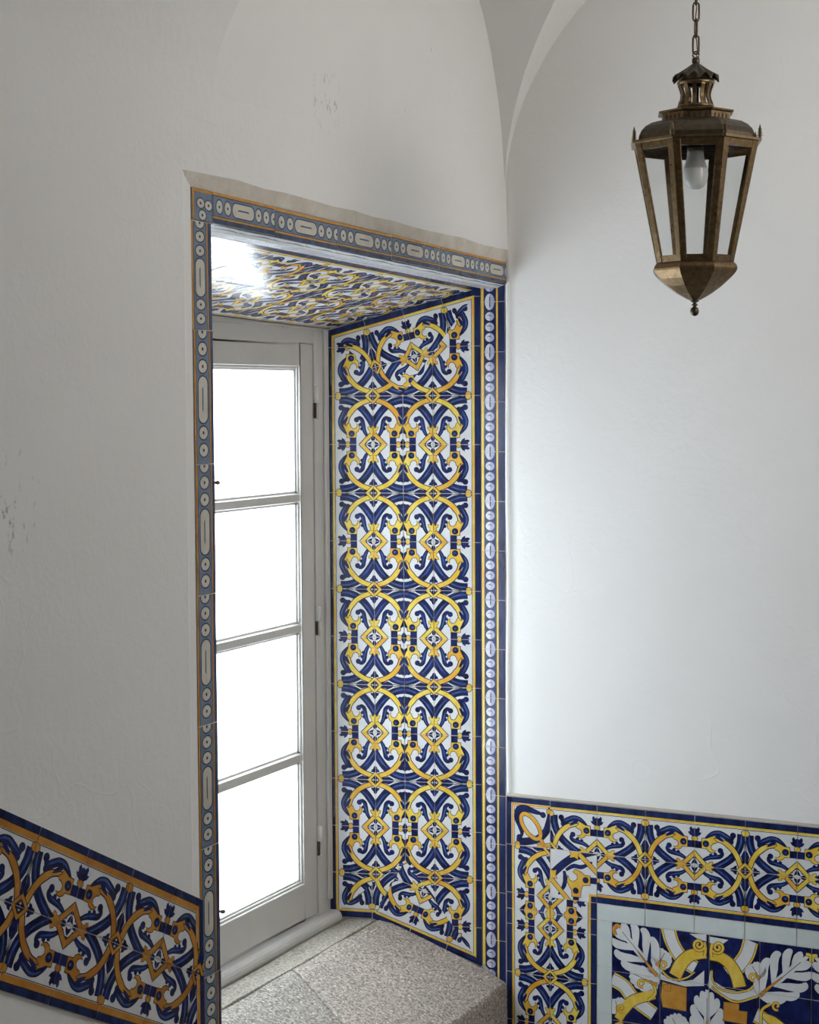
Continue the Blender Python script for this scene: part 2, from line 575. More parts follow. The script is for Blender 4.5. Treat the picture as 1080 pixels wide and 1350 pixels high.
# --- one half-period of the interlaced chain: p across (0 = border edge, 1 = chain axis), q along
def chain_art(border=True, YELLOW=YELLOW, y0=0.130, y1=0.176):
    A = Art()
    if border:
        A.quad(-0.02, -0.02, y0 - 0.012, 1.02, EDGE, 1)
        A.quad(y0 - 0.012, -0.02, y0, 1.02, LINE, 1)
        A.quad(y0, -0.02, y1, 1.02, YELLOW, 1)
        A.quad(y1 + 0.006, -0.02, y1 + 0.018, 1.02, LINE, 1)
    # blue ribbon
    A.stroke([(0.285, 0.085), (0.45, 0.095), (0.62, 0.15), (0.78, 0.27), (0.92, 0.45), (1.0, 0.585), (1.07, 0.72)], 0.135, BLUE, 2, 0.01)
    A.stroke([(0.31, 0.075), (0.45, 0.085), (0.60, 0.135), (0.70, 0.20)], [0.02, 0.035, 0.03, 0.006], MIDBLUE, 2.2, 0)
    A.stroke([(0.74, 0.26), (0.84, 0.36), (0.92, 0.475), (1.0, 0.61)], [0.008, 0.032, 0.032, 0.01], MIDBLUE, 2.2, 0)
    A.poly([(0.56, -0.02), (0.63, 0.045), (0.72, 0.085), (0.80, 0.06), (0.87, 0.075), (0.93, -0.02)], BLUE, 2.5, 0.0)
    A.stroke([(0.40, 0.012), (0.50, 0.012), (0.60, 0.03)], 0.012, LINE, 2.6, 0)
    A.circle((0.262, 0.02), 0.055, YELLOW, 3.2)
    A.poly([(1.03, 0.13), (0.955, 0.165), (0.905, 0.16), (0.925, 0.215), (0.955, 0.235), (0.97, 0.28), (1.03, 0.31)], BLUE, 3, 0.0)
    # outer acanthus comma
    A.stroke([(0.35, 0.23), (0.41, 0.29), (0.365, 0.38), (0.315, 0.50), (0.325, 0.62), (0.385, 0.72), (0.44, 0.79)],
             [0.05, 0.11, 0.12, 0.12, 0.105, 0.075, 0.03], BLUE, 4, 0.014, om=WHITE)
    A.stroke([(0.395, 0.30), (0.35, 0.39), (0.30, 0.50), (0.31, 0.61), (0.36, 0.70)], [0.006, 0.03, 0.035, 0.03, 0.006], MIDBLUE, 4.4, 0)
    A.circle((0.325, 0.240), 0.060, BLUE, 4.2, 0.014, om=WHITE)
    A.circle((0.455, 0.285), 0.052, BLUE, 4.2, 0.006)
    # inner S leaf
    A.stroke([(0.665, 0.455), (0.72, 0.45), (0.772, 0.50), (0.792, 0.60), (0.82, 0.72), (0.88, 0.83), (0.93, 0.91)],
             [0.05, 0.075, 0.09, 0.095, 0.085, 0.06, 0.025], BLUE, 4, 0.016, om=WHITE)
    A.stroke([(0.755, 0.50), (0.785, 0.60), (0.815, 0.71), (0.86, 0.80)], [0.006, 0.025, 0.025, 0.005], MIDBLUE, 4.4, 0)
    A.circle((0.652, 0.487), 0.056, BLUE, 4.2, 0.012, om=WHITE)
    A.circle((0.735, 0.585), 0.036, BLUE, 4.2, 0.0)
    A.circle((0.762, 0.675), 0.036, BLUE, 4.2, 0.0)
    # yellow arc into the scroll head
    A.stroke([(1.0, 0.055), (0.88, 0.10), (0.76, 0.145), (0.63, 0.225), (0.53, 0.33), (0.475, 0.42), (0.455, 0.52), (0.445, 0.64)],
             [0.085, 0.085, 0.087, 0.09, 0.095, 0.075, 0.05, 0.05], YELLOW, 5, 0.017)
    A.poly([(0.44, 0.86), (0.435, 0.755), (0.405, 0.70), (0.355, 0.585), (0.43, 0.615), (0.475, 0.55), (0.515, 0.575),
            (0.53, 0.63), (0.575, 0.675), (0.635, 0.665), (0.665, 0.62), (0.655, 0.565), (0.70, 0.60), (0.715, 0.665),
            (0.685, 0.73), (0.645, 0.755), (0.645, 0.86)], YELLOW, 6, 0.013)
    A.stroke([(0.475, 0.42), (0.435, 0.47), (0.40, 0.53), (0.375, 0.60)], [0.01, 0.06, 0.07, 0.02], BLUE, 7.2, 0.0)
    A.circle((0.545, 0.775), 0.055, BLUE, 7.4, 0.012)
    A.circle((0.552, 0.782), 0.022, MIDBLUE, 7.6, 0)
    A.quad(0.505, 0.86, 0.645, 1.02, BLUE, 3)
    # bud and knob on the outside
    A.poly([(0.43, 1.02), (0.42, 0.95), (0.39, 0.895), (0.335, 0.86), (0.33, 0.905), (0.265, 0.895), (0.225, 0.925), (0.27, 0.96), (0.24, 1.02)], BLUE, 4, 0.0)
    A.circle((0.462, 0.985), 0.042, YELLOW, 5)
    # big diamond with crown
    A.stroke([(0.715, 1.04), (1.04, 0.715)], 0.072, YELLOW, 6.4, 0.015, n=2)
    A.poly([(0.86, 1.02), (0.875, 0.985), (0.915, 0.955), (0.985, 0.93), (0.955, 0.985), (0.985, 1.02)], BLUE, 3, 0.0)
    A.circle((1.0, 0.885), 0.042, BLUE, 3, 0.0)
    A.circle((0.835, 0.985), 0.028, BLUE, 3, 0.0)
    A.poly([(1.03, 0.585), (0.985, 0.61), (0.965, 0.665), (0.92, 0.63), (0.885, 0.645), (0.905, 0.70), (0.935, 0.715), (0.925, 0.765), (1.03, 0.80)], YELLOW, 7, 0.01)
    # small crossing diamond
    A.stroke([(0.845, -0.02), (1.02, 0.155)], 0.045, YELLOW, 7.6, 0.012, n=2)
    A.poly([(0.885, -0.02), (1.02, 0.115), (1.02, -0.02)], LINE, 5.6, 0.0)
    A.poly([(0.915, -0.02), (1.02, 0.085), (1.02, -0.02)], WHITE, 5.8, 0.0)
    A.circle((1.0, 0.02), 0.035, BLUE, 6, 0.0)
    return A

CHAIN = chain_art(True)
CHAIN_NB = chain_art(False)
CHAIN_O = chain_art(True, OCHRE, 0.112, 0.20)
T = 0.1425

def rect(x0, y0, x1, y1):
    return V2((x0, y0), (x1, y0), (x1, y1), (x0, y1))

def edge_bands(P, a, b, inn, region=None, wb=0.0165, lay=8.2):
    """blue + yellow border along an edge, mitred by region"""
    P.tone = random.random() * 0.4 + 0.001
    P.band(a, b, inn, 0, 0.0275, WHITE, lay - 0.2, region)
    P.band(a, b, inn, 0, wb, EDGE, lay, region)
    P.band(a, b, inn, wb, wb + 0.0017, LINE, lay, region)
    P.band(a, b, inn, wb + 0.0017, wb + 0.0120, OCHRE, lay, region)
    P.band(a, b, inn, wb + 0.0130, wb + 0.0147, LINE, lay, region)

def bead_tile(kind):
    """strip tile: p across 0..1, q along 0..1"""
    A = Art()
    if kind == 'long':                      # left strip and lintel
        A.quad(0, 0, 1, 1, STEEL, 1)
        A.quad(-0.02, 0, 0.10, 1, OCHRE, 2)
        A.quad(0.10, 0, 0.125, 1, LINE, 2)
        A.quad(0.765, 0, 0.785, 1, LINE, 2); A.quad(0.785, 0, 0.845, 1, OCHRE, 2); A.quad(0.845, 0, 1.02, 1, SLATE, 2)
        for q in (0.105, 0.235, 0.73, 0.86, 0.985):
            A.circle((0.45, q), 0.215, CREAM, 3, 0.045, ry=0.047, om=SLATE, owy=0.011)
            A.circle((0.45, q), 0.05, SLATE, 4, 0.0, ry=0.013)
        pts = []
        for k in range(17):
            a = -pi / 2 + pi * k / 16
            pts.append(Vector((0.45 + 0.225 * sin(a), 0.60 + 0.055 * cos(a))))
        for k in range(17):
            a = pi / 2 + pi * k / 16
            pts.append(Vector((0.45 + 0.225 * sin(a), 0.365 + 0.055 * cos(a))))
        big = [Vector((0.45 + (p.x - 0.45) * 1.2, 0.4825 + (p.y - 0.4825) * 1.06)) for p in pts]
        A.p.append((big, SLATE, 2.6)); A.p.append((pts, CREAM, 3))
        A.poly([(0.435, 0.39), (0.465, 0.39), (0.465, 0.58), (0.435, 0.58)], STEEL, 4, 0.0)
        A.poly([(0.41, 0.405), (0.435, 0.40), (0.435, 0.57), (0.41, 0.565)], LINE, 4, 0.0)
    else:                                   # bright right strip: half oval on each joint
        A.quad(0, 0, 1, 1, BLUE, 1)
        A.quad(-0.02, 0, 0.025, 1, LINE, 2); A.quad(0.025, 0, 0.13, 1, YELLOW, 2); A.quad(0.13, 0, 0.145, 1, LINE, 2)
        A.quad(0.625, 0, 0.64, 1, LINE, 2); A.quad(0.64, 0, 0.715, 1, YELLOW, 2); A.quad(0.715, 0, 1.02, 1, EDGE, 2)
        for q in (0.29, 0.50, 0.71):
            A.circle((0.375, q), 0.185, LILAC, 3, 0.014, ry=0.088, owy=0.007)
            A.p.append(([Vector((0.375 + 0.185 * sin(pi * k / 10), q + 0.088 * cos(pi * k / 10))) for k in range(11)], LILAC2, 3.3))
            A.stroke([(0.27, q + 0.012), (0.37, q + 0.026), (0.47, q - 0.006)], [0.006, 0.016, 0.006], LINE, 4, 0.0, n=4)
        for q in (0.0, 1.0):
            A.circle((0.375, q), 0.20, LILAC, 3, 0.012, ry=0.165, n=24)
            A.p.append(([Vector((0.375 + 0.20 * sin(pi * k / 12), q + 0.165 * cos(pi * k / 12))) for k in range(13)], LILAC2, 3.3))
            A.quad(0.36, q - 0.10, 0.40, q + 0.10, LINE, 4)
    return A
BEAD_L, BEAD_R = bead_tile('long'), bead_tile('oval')

# ------------------------------------------------------------------ room shell
FLOOR = -2.5
def interp(tab, z):
    if z <= tab[0][0]:
        return tab[0][1]
    for (a, va), (b, vb) in zip(tab, tab[1:]):
        if z <= b:
            return va + (vb - va) * (z - a) / (b - a)
    return tab[-1][1]

PX = 0.011
H_TAB = [(0.57, 0.0)] + [(0.57 + 0.9 * sin(a), 1.3 * (1 - cos(a))) for a in [radians(k) for k in range(3, 91, 3)]]
G_R = [(0.58, 0.0), (0.653, 0.010), (0.70, 0.018), (0.75, 0.026), (0.80, 0.038), (0.85, 0.054), (0.90, 0.074), (0.95, 0.094), (1.0, 0.120), (1.05, 0.150), (1.09, 0.182),
       (1.17, 0.26), (1.25, 0.38), (1.31, 0.55), (1.335, 0.68), (1.345, 0.79)]
G_L = [(0.45, 0.0), (0.476, 0.005), (0.58, 0.018), (0.665, 0.033), (0.744, 0.050), (0.82, 0.072), (0.9, 0.105), (1.0, 0.16), (1.09, 0.22), (1.17, 0.30), (1.25, 0.41), (1.31, 0.57), (1.335, 0.69), (1.345, 0.795)]
YB = -1.585
zs = sorted(set(round(q, 4) for q in [0.40 + 0.02 * k for k in range(48)] + [a for a, _ in G_R] + [a for a, _ in G_L] + [a for a, _ in H_TAB]))
zs = [z for z in zs if z <= 1.47]

def soft(h):
    return h + PX * math.exp(-h / PX)

vb = MB()
vb.grid([[(hh, y, z) for y in (0.0, -interp(G_R, z))] for z in zs for hh in [interp(H_TAB, z)]], PLASTER, smooth=True)
ceiling_rows = [[(interp(H_TAB, z) * k / 6, -interp(G_R, z), z) for k in range(7)] for z in zs if z <= 1.3451 and z > 0.58]
vb.grid(ceiling_rows, PLASTER)
vb.grid([[(soft(interp(H_TAB, z)) * k / 6, YB + interp(G_L, z), z) for k in range(7)] for z in zs if z <= 1.3451 and z > 0.57], PLASTER)
vb.grid([[(soft(interp(H_TAB, z)), YB + interp(G_L, z) + (-7.0 - YB - interp(G_L, z)) * k / 8, z) for k in range(9)] for z in zs if z >= 0.57], PLASTER)
vb.grid([[(2.6 - interp(H_TAB, z), y, z) for y in (0.0, -2.0, -4.5, -7.0)] for z in zs if z >= 0.57], PLASTER)
vb.face([(-0.62, -7.05, 1.66), (2.65, -7.05, 1.66), (2.65, 0.32, 1.66), (-0.62, 0.32, 1.66)], MORTAR)
o = struct(vb.obj('ceiling', fix=False))

# left wall (plane x = 0, plaster 12 mm proud of the tiles) with the window recess
def zt(y):  # lintel top edge
    return 0.383 - 0.029 * (y if y < 0 else 0)
def zb(y):  # lintel bottom edge
    return 0.322 - 0.027 * (y if y < 0 else 0)
PX = 0.011
YS0, YS1 = -1.630, -1.556          # left strip
wl = MB()
def wquad(pts, mat=PLASTER):
    wl.face(pts, mat, flip_to=Vector((1, 0, 0)))
CH = 0.036
# left of the recess, with a slightly uneven arris
wl.grid([[(PX, y, z) for y in (-7.0, -3.0, -2.2, YS0 - CH - 0.006)] for z in (FLOOR, -1.6, -0.8, 0.0, zt(YS0) + CH * 0.8)], PLASTER)
ztop = zt(YS0) + CH * 0.8
wl.grid([[(PX, y, z) for y in (-7.0, -3.0, -2.2, YS0 - CH - 0.006)] for z in (ztop, 0.50, 0.57)], PLASTER)
ys = [YS0 - CH - 0.006 + (0.0 - (YS0 - CH - 0.006)) * k / 16 for k in range(17)]
jit = [random.uniform(-0.003, 0.004) for _ in ys]
jit[0] = 0
rows = []
def ledge(i, y):
    return zt(y) + CH * (0.8 if i < 1 else 0.95) + jit[i]
for k in range(6):
    rows.append([(PX * (1 - k / 5 * min(1.0, i / 2.0)), y, ledge(i, y) + (0.63 - ledge(i, y)) * k / 5) for i, y in enumerate(ys)])
wl.grid(rows, PLASTER)
wl.grid([[(0, -7.0, z), (0, 0.0, z)] for z in (0.60, 1.1, 1.6)], PLASTER)
# chamfered plaster returning to the tile border
wl.grid([[(PX, y, ledge(i, y)) for i, y in enumerate(ys)], [(0.003, y, zt(y) + 0.001) for y in ys]], MORTAR, smooth=False)
cz = [FLOOR, -1.8, -1.3, -0.9, -0.5, -0.1, 0.2, ztop]
wl.grid([[(PX, YS0 - CH - 0.006, z), (PX - 0.003, YS0 - CH + 0.004, z), (0.004, YS0 - 0.004, z)] for z in cz[:-1]] +
        [[(PX, YS0 - CH - 0.006, ztop), (PX - 0.003, YS0 - CH + 0.004, ztop - 0.008), (0.004, YS0 - 0.004, zt(YS0))]], PLASTER, smooth=False)
# below the sill and the hidden recess cheeks
wquad([(-0.012, YS1, FLOOR), (-0.012, 0, FLOOR), (-0.012, 0, -1.80), (-0.012, YS1, -1.80)])
wl.face([(-0.012, YS0, FLOOR), (-0.012, YS1, FLOOR), (-0.012, YS1, zb(YS1)), (-0.012, YS0, zt(YS0))], MORTAR, flip_to=Vector((1, 0, 0)))
wl.face([(-0.012, YS1, -1.8), (-0.62, -1.44, -1.8), (-0.62, -1.44, 0.25), (-0.012, YS1, 0.36)], WHITE, flip_to=Vector((0, 1, 0)))
# masonry behind the reveal, soffit and around the frame so no daylight leaks
wl.face([(0, 0.012, FLOOR), (-0.09, 0.012, FLOOR), (-0.62, -0.085, FLOOR), (-0.62, -0.085, 0.5), (-0.09, 0.012, 0.5), (0, 0.012, 0.5)][:3] +
        [(-0.62, -0.085, 0.5), (-0.09, 0.012, 0.5), (0, 0.012, 0.5)], MORTAR)
wl.face([(-0.012, 0.02, 0.345), (-0.62, 0.02, 0.235), (-0.62, -1.66, 0.275), (-0.012, -1.66, 0.40)], MORTAR)
wl.face([(-0.62, -0.12, 0.19), (-0.62, -1.45, 0.19), (-0.62, -1.45, 0.6), (-0.62, -0.12, 0.6)], MORTAR)
wl.face([(-0.62, -0.12, -1.58), (-0.62, -1.45, -1.58), (-0.62, -1.45, -1.9), (-0.62, -0.12, -1.9)], MORTAR)
# outer face of the masonry, with the window opening
for ya, yb_, za_, zb_ in ((-7.05, -1.45, FLOOR - 0.05, 1.66), (-0.10, 0.32, FLOOR - 0.05, 1.66), (-1.45, -0.10, FLOOR - 0.05, -1.58), (-1.45, -0.10, 0.20, 1.66)):
    wl.face([(-0.62, ya, za_), (-0.62, yb_, za_), (-0.62, yb_, zb_), (-0.62, ya, zb_)], MORTAR)
wl.face([(-0.62, -7.05, FLOOR - 0.05), (0.02, -7.05, FLOOR - 0.05), (0.02, -7.05, 1.66), (-0.62, -7.05, 1.66)], MORTAR)
struct(wl.obj('wall_left', fix=False))

# back wall (plane y = 0) with a soft plaster fillet beside the strip, above the dado
wb_ = MB()
prof = [(0.0, -0.001), (0.003, -0.006), (0.010, -0.0065), (0.016, -0.003), (0.022, 0.0005), (0.034, 0.0), (0.06, -0.004), (0.12, -0.005), (0.7, -0.005), (2.6, -0.005)]
rows = [[(x + 0.0015 * sin(z * 9.0), y, z) for x, y in prof] for z in [-1.150, -1.10] + [-1.0 + 0.1 * k for k in range(14)] + [0.32, 0.36]]
wb_.grid(rows, PLASTER)
wb_.grid([[(x + (0.0015 * sin(z * 9.0) if z < 0.4 else 0), y * (1 if z < 0.5 else (0.5 if z < 0.56 else 0.0)), z) for x, y in prof] for z in (0.36, 0.45, 0.52, 0.60, 1.0, 1.6)], PLASTER)
wb_.grid([[(0.0, -0.001, z) for z in (-1.1585, -1.150)], [(2.6, -0.005, z) for z in (-1.1585, -1.150)]], MORTAR)
wb_.face([(0, 0.008, FLOOR), (2.6, 0.008, FLOOR), (2.6, 0.008, -1.15), (0, 0.008, -1.15)], MORTAR, flip_to=Vector((0, -1, 0)))
wb_.face([(-0.62, 0.32, FLOOR - 0.05), (2.65, 0.32, FLOOR - 0.05), (2.65, 0.32, 1.66), (-0.62, 0.32, 1.66)], MORTAR)
wb_.face([(2.6, 0.32, FLOOR - 0.05), (2.6, -0.1, FLOOR - 0.05), (2.6, -0.1, 1.66), (2.6, 0.32, 1.66)], MORTAR)
struct(wb_.obj('wall_back', fix=False))

ws = MB(); ws.face([(2.6, 0, FLOOR - 0.06), (2.6, -7.05, FLOOR - 0.06), (2.6, -7.05, 1.67), (2.6, 0, 1.67)], PLASTER, flip_to=Vector((-1, 0, 0)))
struct(ws.obj('wall_right', fix=False))
wf = MB(); wf.face([(0, -7, FLOOR - 0.06), (2.62, -7, FLOOR - 0.06), (2.62, -7, 1.67), (0, -7, 1.67)], PLASTER, flip_to=Vector((0, 1, 0)))
struct(wf.obj('wall_front', fix=False))
fl = MB(); fl.face([(-0.62, 0.32, FLOOR - 0.05), (2.65, 0.32, FLOOR - 0.05), (2.65, -7.05, FLOOR - 0.05), (-0.62, -7.05, FLOOR - 0.05)], MORTAR)
fl.face([(-0.01, 0, FLOOR), (2.6, 0, FLOOR), (2.6, -7, FLOOR), (-0.01, -7, FLOOR)], STONE_B, flip_to=Vector((0, 0, 1)))
struct(fl.obj('floor', fix=False))
st = MB()
prof = [(-1.9, FLOOR)]
for k in range(6):
    prof += [(-1.9 - 0.30 * k, FLOOR + 0.155 * (k + 1)), (-1.9 - 0.30 * (k + 1), FLOOR + 0.155 * (k + 1))]
prof[-1] = (-6.99, prof[-1][1]); prof.append((-6.99, FLOOR))
st.hull(prof, 0.03, 2.58, STONE_B, axis='x')
o = struct(st.obj('floor_steps'))

# ------------------------------------------------------------------ window
WX = -0.53
win = struct(empty('window_1', (WX, -0.78, -1.583)))
Y0, Y1 = -1.455, -0.104
fr = MB()
def yz(mb, y0, y1, z0, z1, x0, x1, mat=PAINT):
    mb.box((x0, y0, z0), (x1, y1, z1), mat)
yz(fr, -0.1755, Y1, -1.583, 0.215, -0.60, WX)
yz(fr, Y0, -1.3845, -1.583, 0.215, -0.60, WX)
yz(fr, -1.3845, -0.1755, 0.158, 0.225, -0.60, WX)
frame = fr.obj('window_frame', win, bevel=0.003)
tr = MB()
yz(tr, -0.128, -0.106, -1.50, 0.20, WX, WX + 0.010)
yz(tr, -0.36, -0.10, 0.199, 0.212, WX, WX + 0.008); yz(tr, -1.45, -0.36, 0.203, 0.222, WX, WX + 0.008)
tr.obj('frame_moulding', win, bevel=0.003)
# rounded threshold rail
th = MB()
pr = [(-0.60, -1.583), (-0.497, -1.583)]
for k in range(7):
    a = radians(-60 + 25 * k)
    pr.append((-0.512 + 0.019 * cos(a), -1.556 + 0.022 * sin(a)))
pr.append((-0.60, -1.534))
th.hull(pr, Y0, -0.102, PAINT, axis='y')
th.obj('threshold_rail', win)

def casement(sg):
    """sg=+1 the leaf in view (hinged at the reveal), -1 its mirror image"""
    def yy(y):
        return y if sg > 0 else -1.56 - y
    root = empty('casement', (WX, yy(-0.48), -1.53)); root.parent = win
    root.location = Vector(root['_o']) - Vector(win['_o'])
    def bar(mb, ya, yb, z0, z1, x0, x1, mat=PAINT):
        a, b = sorted((yy(ya), yy(yb)))
        mb.box((x0, a, z0), (x1, b, z1), mat)
    s = MB()
    bar(s, -0.2535, -0.1785, -1.528, 0.155, -0.585, -0.534)
    bar(s, -0.7795, -0.726, -1.528, 0.155, -0.585, -0.534)
    bar(s, -0.726, -0.2535, 0.091, 0.155, -0.585, -0.534)
    bar(s, -0.726, -0.2535, -1.528, -1.420, -0.585, -0.534)
    s.obj('sash', root, bevel=0.0025)
    zm = [-0.288, -0.667, -1.047]
    for z in zm:
        m = MB()
        a, b = sorted((yy(-0.726), yy(-0.2535)))
        m.hull([(-0.585, z - 0.012), (-0.556, z - 0.021), (-0.551, z - 0.019), (-0.550, z - 0.0135), (-0.545, z - 0.0125), (-0.540, z - 0.0105), (-0.540, z + 0.0105), (-0.545, z + 0.0125), (-0.550, z + 0.0135), (-0.551, z + 0.019), (-0.556, z + 0.021), (-0.585, z + 0.012)], a, b, PAINT, axis='y')
        m.obj('muntin', root)
    edges = [0.091] + zm + [-1.420]
    for k in range(4):
        zu = edges[k] - (0.018 if k else 0); zl = edges[k + 1] + (0.018 if k < 3 else 0)
        g = MB(); bar(g, -0.730, -0.250, zl - 0.004, zu + 0.004, -0.5665, -0.5635, FROST)
        g.obj('glass_pane', root)
        bd = MB()          # stepped putty bead round the pane
        for st_, (w, x1) in enumerate(((0.013, -0.547), (0.007, -0.541))):
            bar(bd, -0.2535 - w, -0.2535, zl, zu, -0.560, x1)
            bar(bd, -0.726, -0.726 + w, zl, zu, -0.560, x1)
            if k == 0:
                bar(bd, -0.726 + w, -0.2535 - w, zu - w, zu, -0.560, x1)
            if k == 3:
                bar(bd, -0.726 + w, -0.2535 - w, zl, zl + w, -0.560, x1)
        bd.obj('glazing_bead', root, bevel=0.0015)
    return root
for sg in (1, -1):
    casement(sg)
for z0, z1 in ((0.034, -0.063), (-0.610, -0.700), (-1.265, -1.358)):
    h = empty('hinge', (WX, -0.170, z1)); h.parent = win
    h.location = Vector(h['_o']) - Vector(win['_o'])
    zm_ = (z0 + z1) / 2
    a = MB(); a.tube([(WX + 0.004, -0.1715, zm_ + 0.001), (WX + 0.004, -0.1715, z0 - 0.004), (WX + 0.004, -0.1715, z0)], [0.0095, 0.0095, 0.006], PAINT, 10)
    a.obj('knuckle', h)
    a = MB(); a.box((WX - 0.002, -0.170, z1), (WX + 0.008, -0.161, zm_ - 0.001), PAINT)
    a.obj('leaf_plate', h)
    a = MB(); a.box((WX - 0.003, -0.1785, z1 + 0.004), (WX + 0.002, -0.1705, zm_), RUST)
    a.obj('pin', h)
for z in (-0.222, -1.375):
    k = MB()
    k.tube([(-0.534, -0.731, z), (-0.520, -0.729, z)], 0.0035, RUST, 8)
    k.lathe([(0.0, -0.006), (0.006, -0.004), (0.007, 0), (0.006, 0.004), (0, 0.006)], (-0.516, -0.728, z), RUST, 10)
    k.obj('latch_knob', win)

# ------------------------------------------------------------------ sill stones
def slab_x(y0a, y0b, y1a, y1b, prof, name, mat, lab, group):
    """profile (x,z) swept in y; ends slanted from a (inner) to b (outer)"""
    mb = MB()
    x_in, x_out = prof[0][0], prof[-1][0]
    N = 9
    rows = []
    for x, z in prof:
        f = (x - x_in) / (x_out - x_in)
        ya = y0a + (y0b - y0a) * f; yb = y1a + (y1b - y1a) * f
        rows.append([(x, ya + (yb - ya) * k / N, z + 0.0022 * sin(5 * (x * 3 + k)) * (0 if k in (0, N) else 1)) for k in range(N + 1)])
    bot = [[(x, yy, -1.86) for (x, yy, z) in rows[-1]], [(x, yy, -1.86) for (x, yy, z) in rows[0]]]
    allr = rows + bot + [rows[0]]
    mb.grid(allr, mat, smooth=False)
    mb.face([r[0] for r in rows + bot], mat); mb.face([r[-1] for r in rows + bot][::-1], mat)
    return tag(mb.obj(name, bevel=0.004), lab, 'sill stone', group)
back_prof = [(-0.605, -1.585), (-0.52, -1.584), (-0.45, -1.560), (-0.392, -1.557)]
back_prof = [(-0.600, -1.586), (-0.515, -1.586), (-0.500, -1.572), (-0.480, -1.562), (-0.393, -1.557)]
front_prof = [(-0.389, -1.558), (-0.345, -1.566), (-0.25, -1.604), (-0.15, -1.645), (-0.075, -1.677), (-0.030, -1.700), (-0.004, -1.714), (0.002, -1.722), (0.003, -1.80)]
slab_x(-1.47, -1.50, -0.082, -0.058, back_prof, 'sill_slab', STONE_A, 'narrow pale stone slab along the foot of the window', 'stone slabs of the window sill')
slab_x(-0.580, -0.790, -0.064, 0.0, front_prof, 'sill_slab', STONE_C, 'large pinkish grey stone slab of the sill beside the tiled reveal', 'stone slabs of the window sill')
slab_x(-1.50, -1.552, -0.584, -0.794, front_prof, 'sill_slab', STONE_B, 'darker grey stone slab of the sill beside the left bead strip', 'stone slabs of the window sill')

# ------------------------------------------------------------------ right reveal tile panel
SPL = radians(13.2)
p0 = Vector((-0.078, -0.0005, 0))
ru = Vector((-cos(SPL), -sin(SPL), 0)); rn = Vector((sin(SPL), -cos(SPL), 0))
def rmap(s, t):
    return p0 + ru * s + Vector((0, 0, t))
RP = Panel(rmap, rn)
UW = 0.465
COLS = [0.0, 0.142, 0.232, 0.322, UW]
top = lambda u: 0.317 - 0.120 * u / UW
bot = lambda u: -1.678 + 0.123 * u / 0.335 if u < 0.335 else -1.555
RP.slab([(0, bot(0)), (0.335, -1.555), (UW, -1.555), (UW, top(UW)), (0, top(0))])
ZR = 0.005                      # a crossing row
# regions
TL, TR = (UW, top(UW)), (0.0, top(0))
m_top = (0.232, 0.010)
BR, BL = (0.0, bot(0)), (UW, -1.555)
m_bot = (0.232, -1.372)
BK = (0.335, -1.555)
# side regions: right of the mitres, left of the mitres, central strip between
regs = [V2((0, bot(0)), TR, m_top, m_bot), V2((UW, -1.555), TL, m_top, m_bot)]
top_tri = V2(TR, TL, m_top)
bot_r = V2(BR, BK, m_bot)
bot_l = V2(BK, BL, m_bot)
def col_aff(ci, flip_q, za):
    if ci == 0:
        P_ = lambda p: p * T
    elif ci == 1:
        P_ = lambda p: 2 * T - p * T           # axis at u=.1425, mirrored
    elif ci == 2:
        P_ = lambda p: UW - 2 * T + p * T
    else:
        P_ = lambda p: UW - p * T
    if flip_q:
        return lambda p, q: (P_(p), za + T - q * T)
    return lambda p, q: (P_(p), za + q * T)
for r in range(-13, 3):
    za = ZR + r * T
    flip = (r % 2 != 0)
    for ci in range(4):
        cell = rect(COLS[ci], za, COLS[ci + 1], za + T)
        reg = regs[0] if ci < 2 else regs[1]
        art = CHAIN if ci in (0, 3) else CHAIN_NB
        full = [reg]
        RP.tile(art, col_aff(ci, flip, za), cell, full)
# wedge of tiles fitted under the sloping head
def run(P, a, b, reg, apex_off, n, start_cross):
    """chain border running along edge a->b, clipped to reg"""
    a, b = Vector(a), Vector(b)
    d = (b - a); L = d.length; d.normalize(); nn = Vector((-d.y, d.x))
    c = sum(reg, Vector((0, 0))) / len(reg)
    if nn.dot(c - a) < 0:
        nn = -nn
    step = L / n
    for k in range(-2, n + 2):
        for row in range(2):
            fl_ = (k % 2 == 0) == start_cross
            def aff(p, q, k=k, row=row, fl_=fl_):
                qq = q if fl_ else 1 - q
                pp = p if row == 0 else 2 - p
                v = a + d * ((k + qq) * step) + nn * (pp * T)
                return (v.x, v.y)
            cell = [a + d * (k * step) + nn * (row * T), a + d * ((k + 1) * step) + nn * (row * T),
                    a + d * ((k + 1) * step) + nn * ((row + 1) * T), a + d * (k * step) + nn * ((row + 1) * T)]
            P.tile(CHAIN if row == 0 else CHAIN_NB, aff, cell, [reg])
# the fan of filler directly around the mitres, then the fitted runs
run(RP, TR, TL, top_tri, 0, 4, False)
run(RP, BR, BK, bot_r, 0, 3, False)
run(RP, BK, BL, bot_l, 0, 1, True)
tag(RP.obj('tilework'), 'tall blue, white and yellow tile panel on the right side of the window recess', 'tilework', 'interlaced tilework of the window recess')

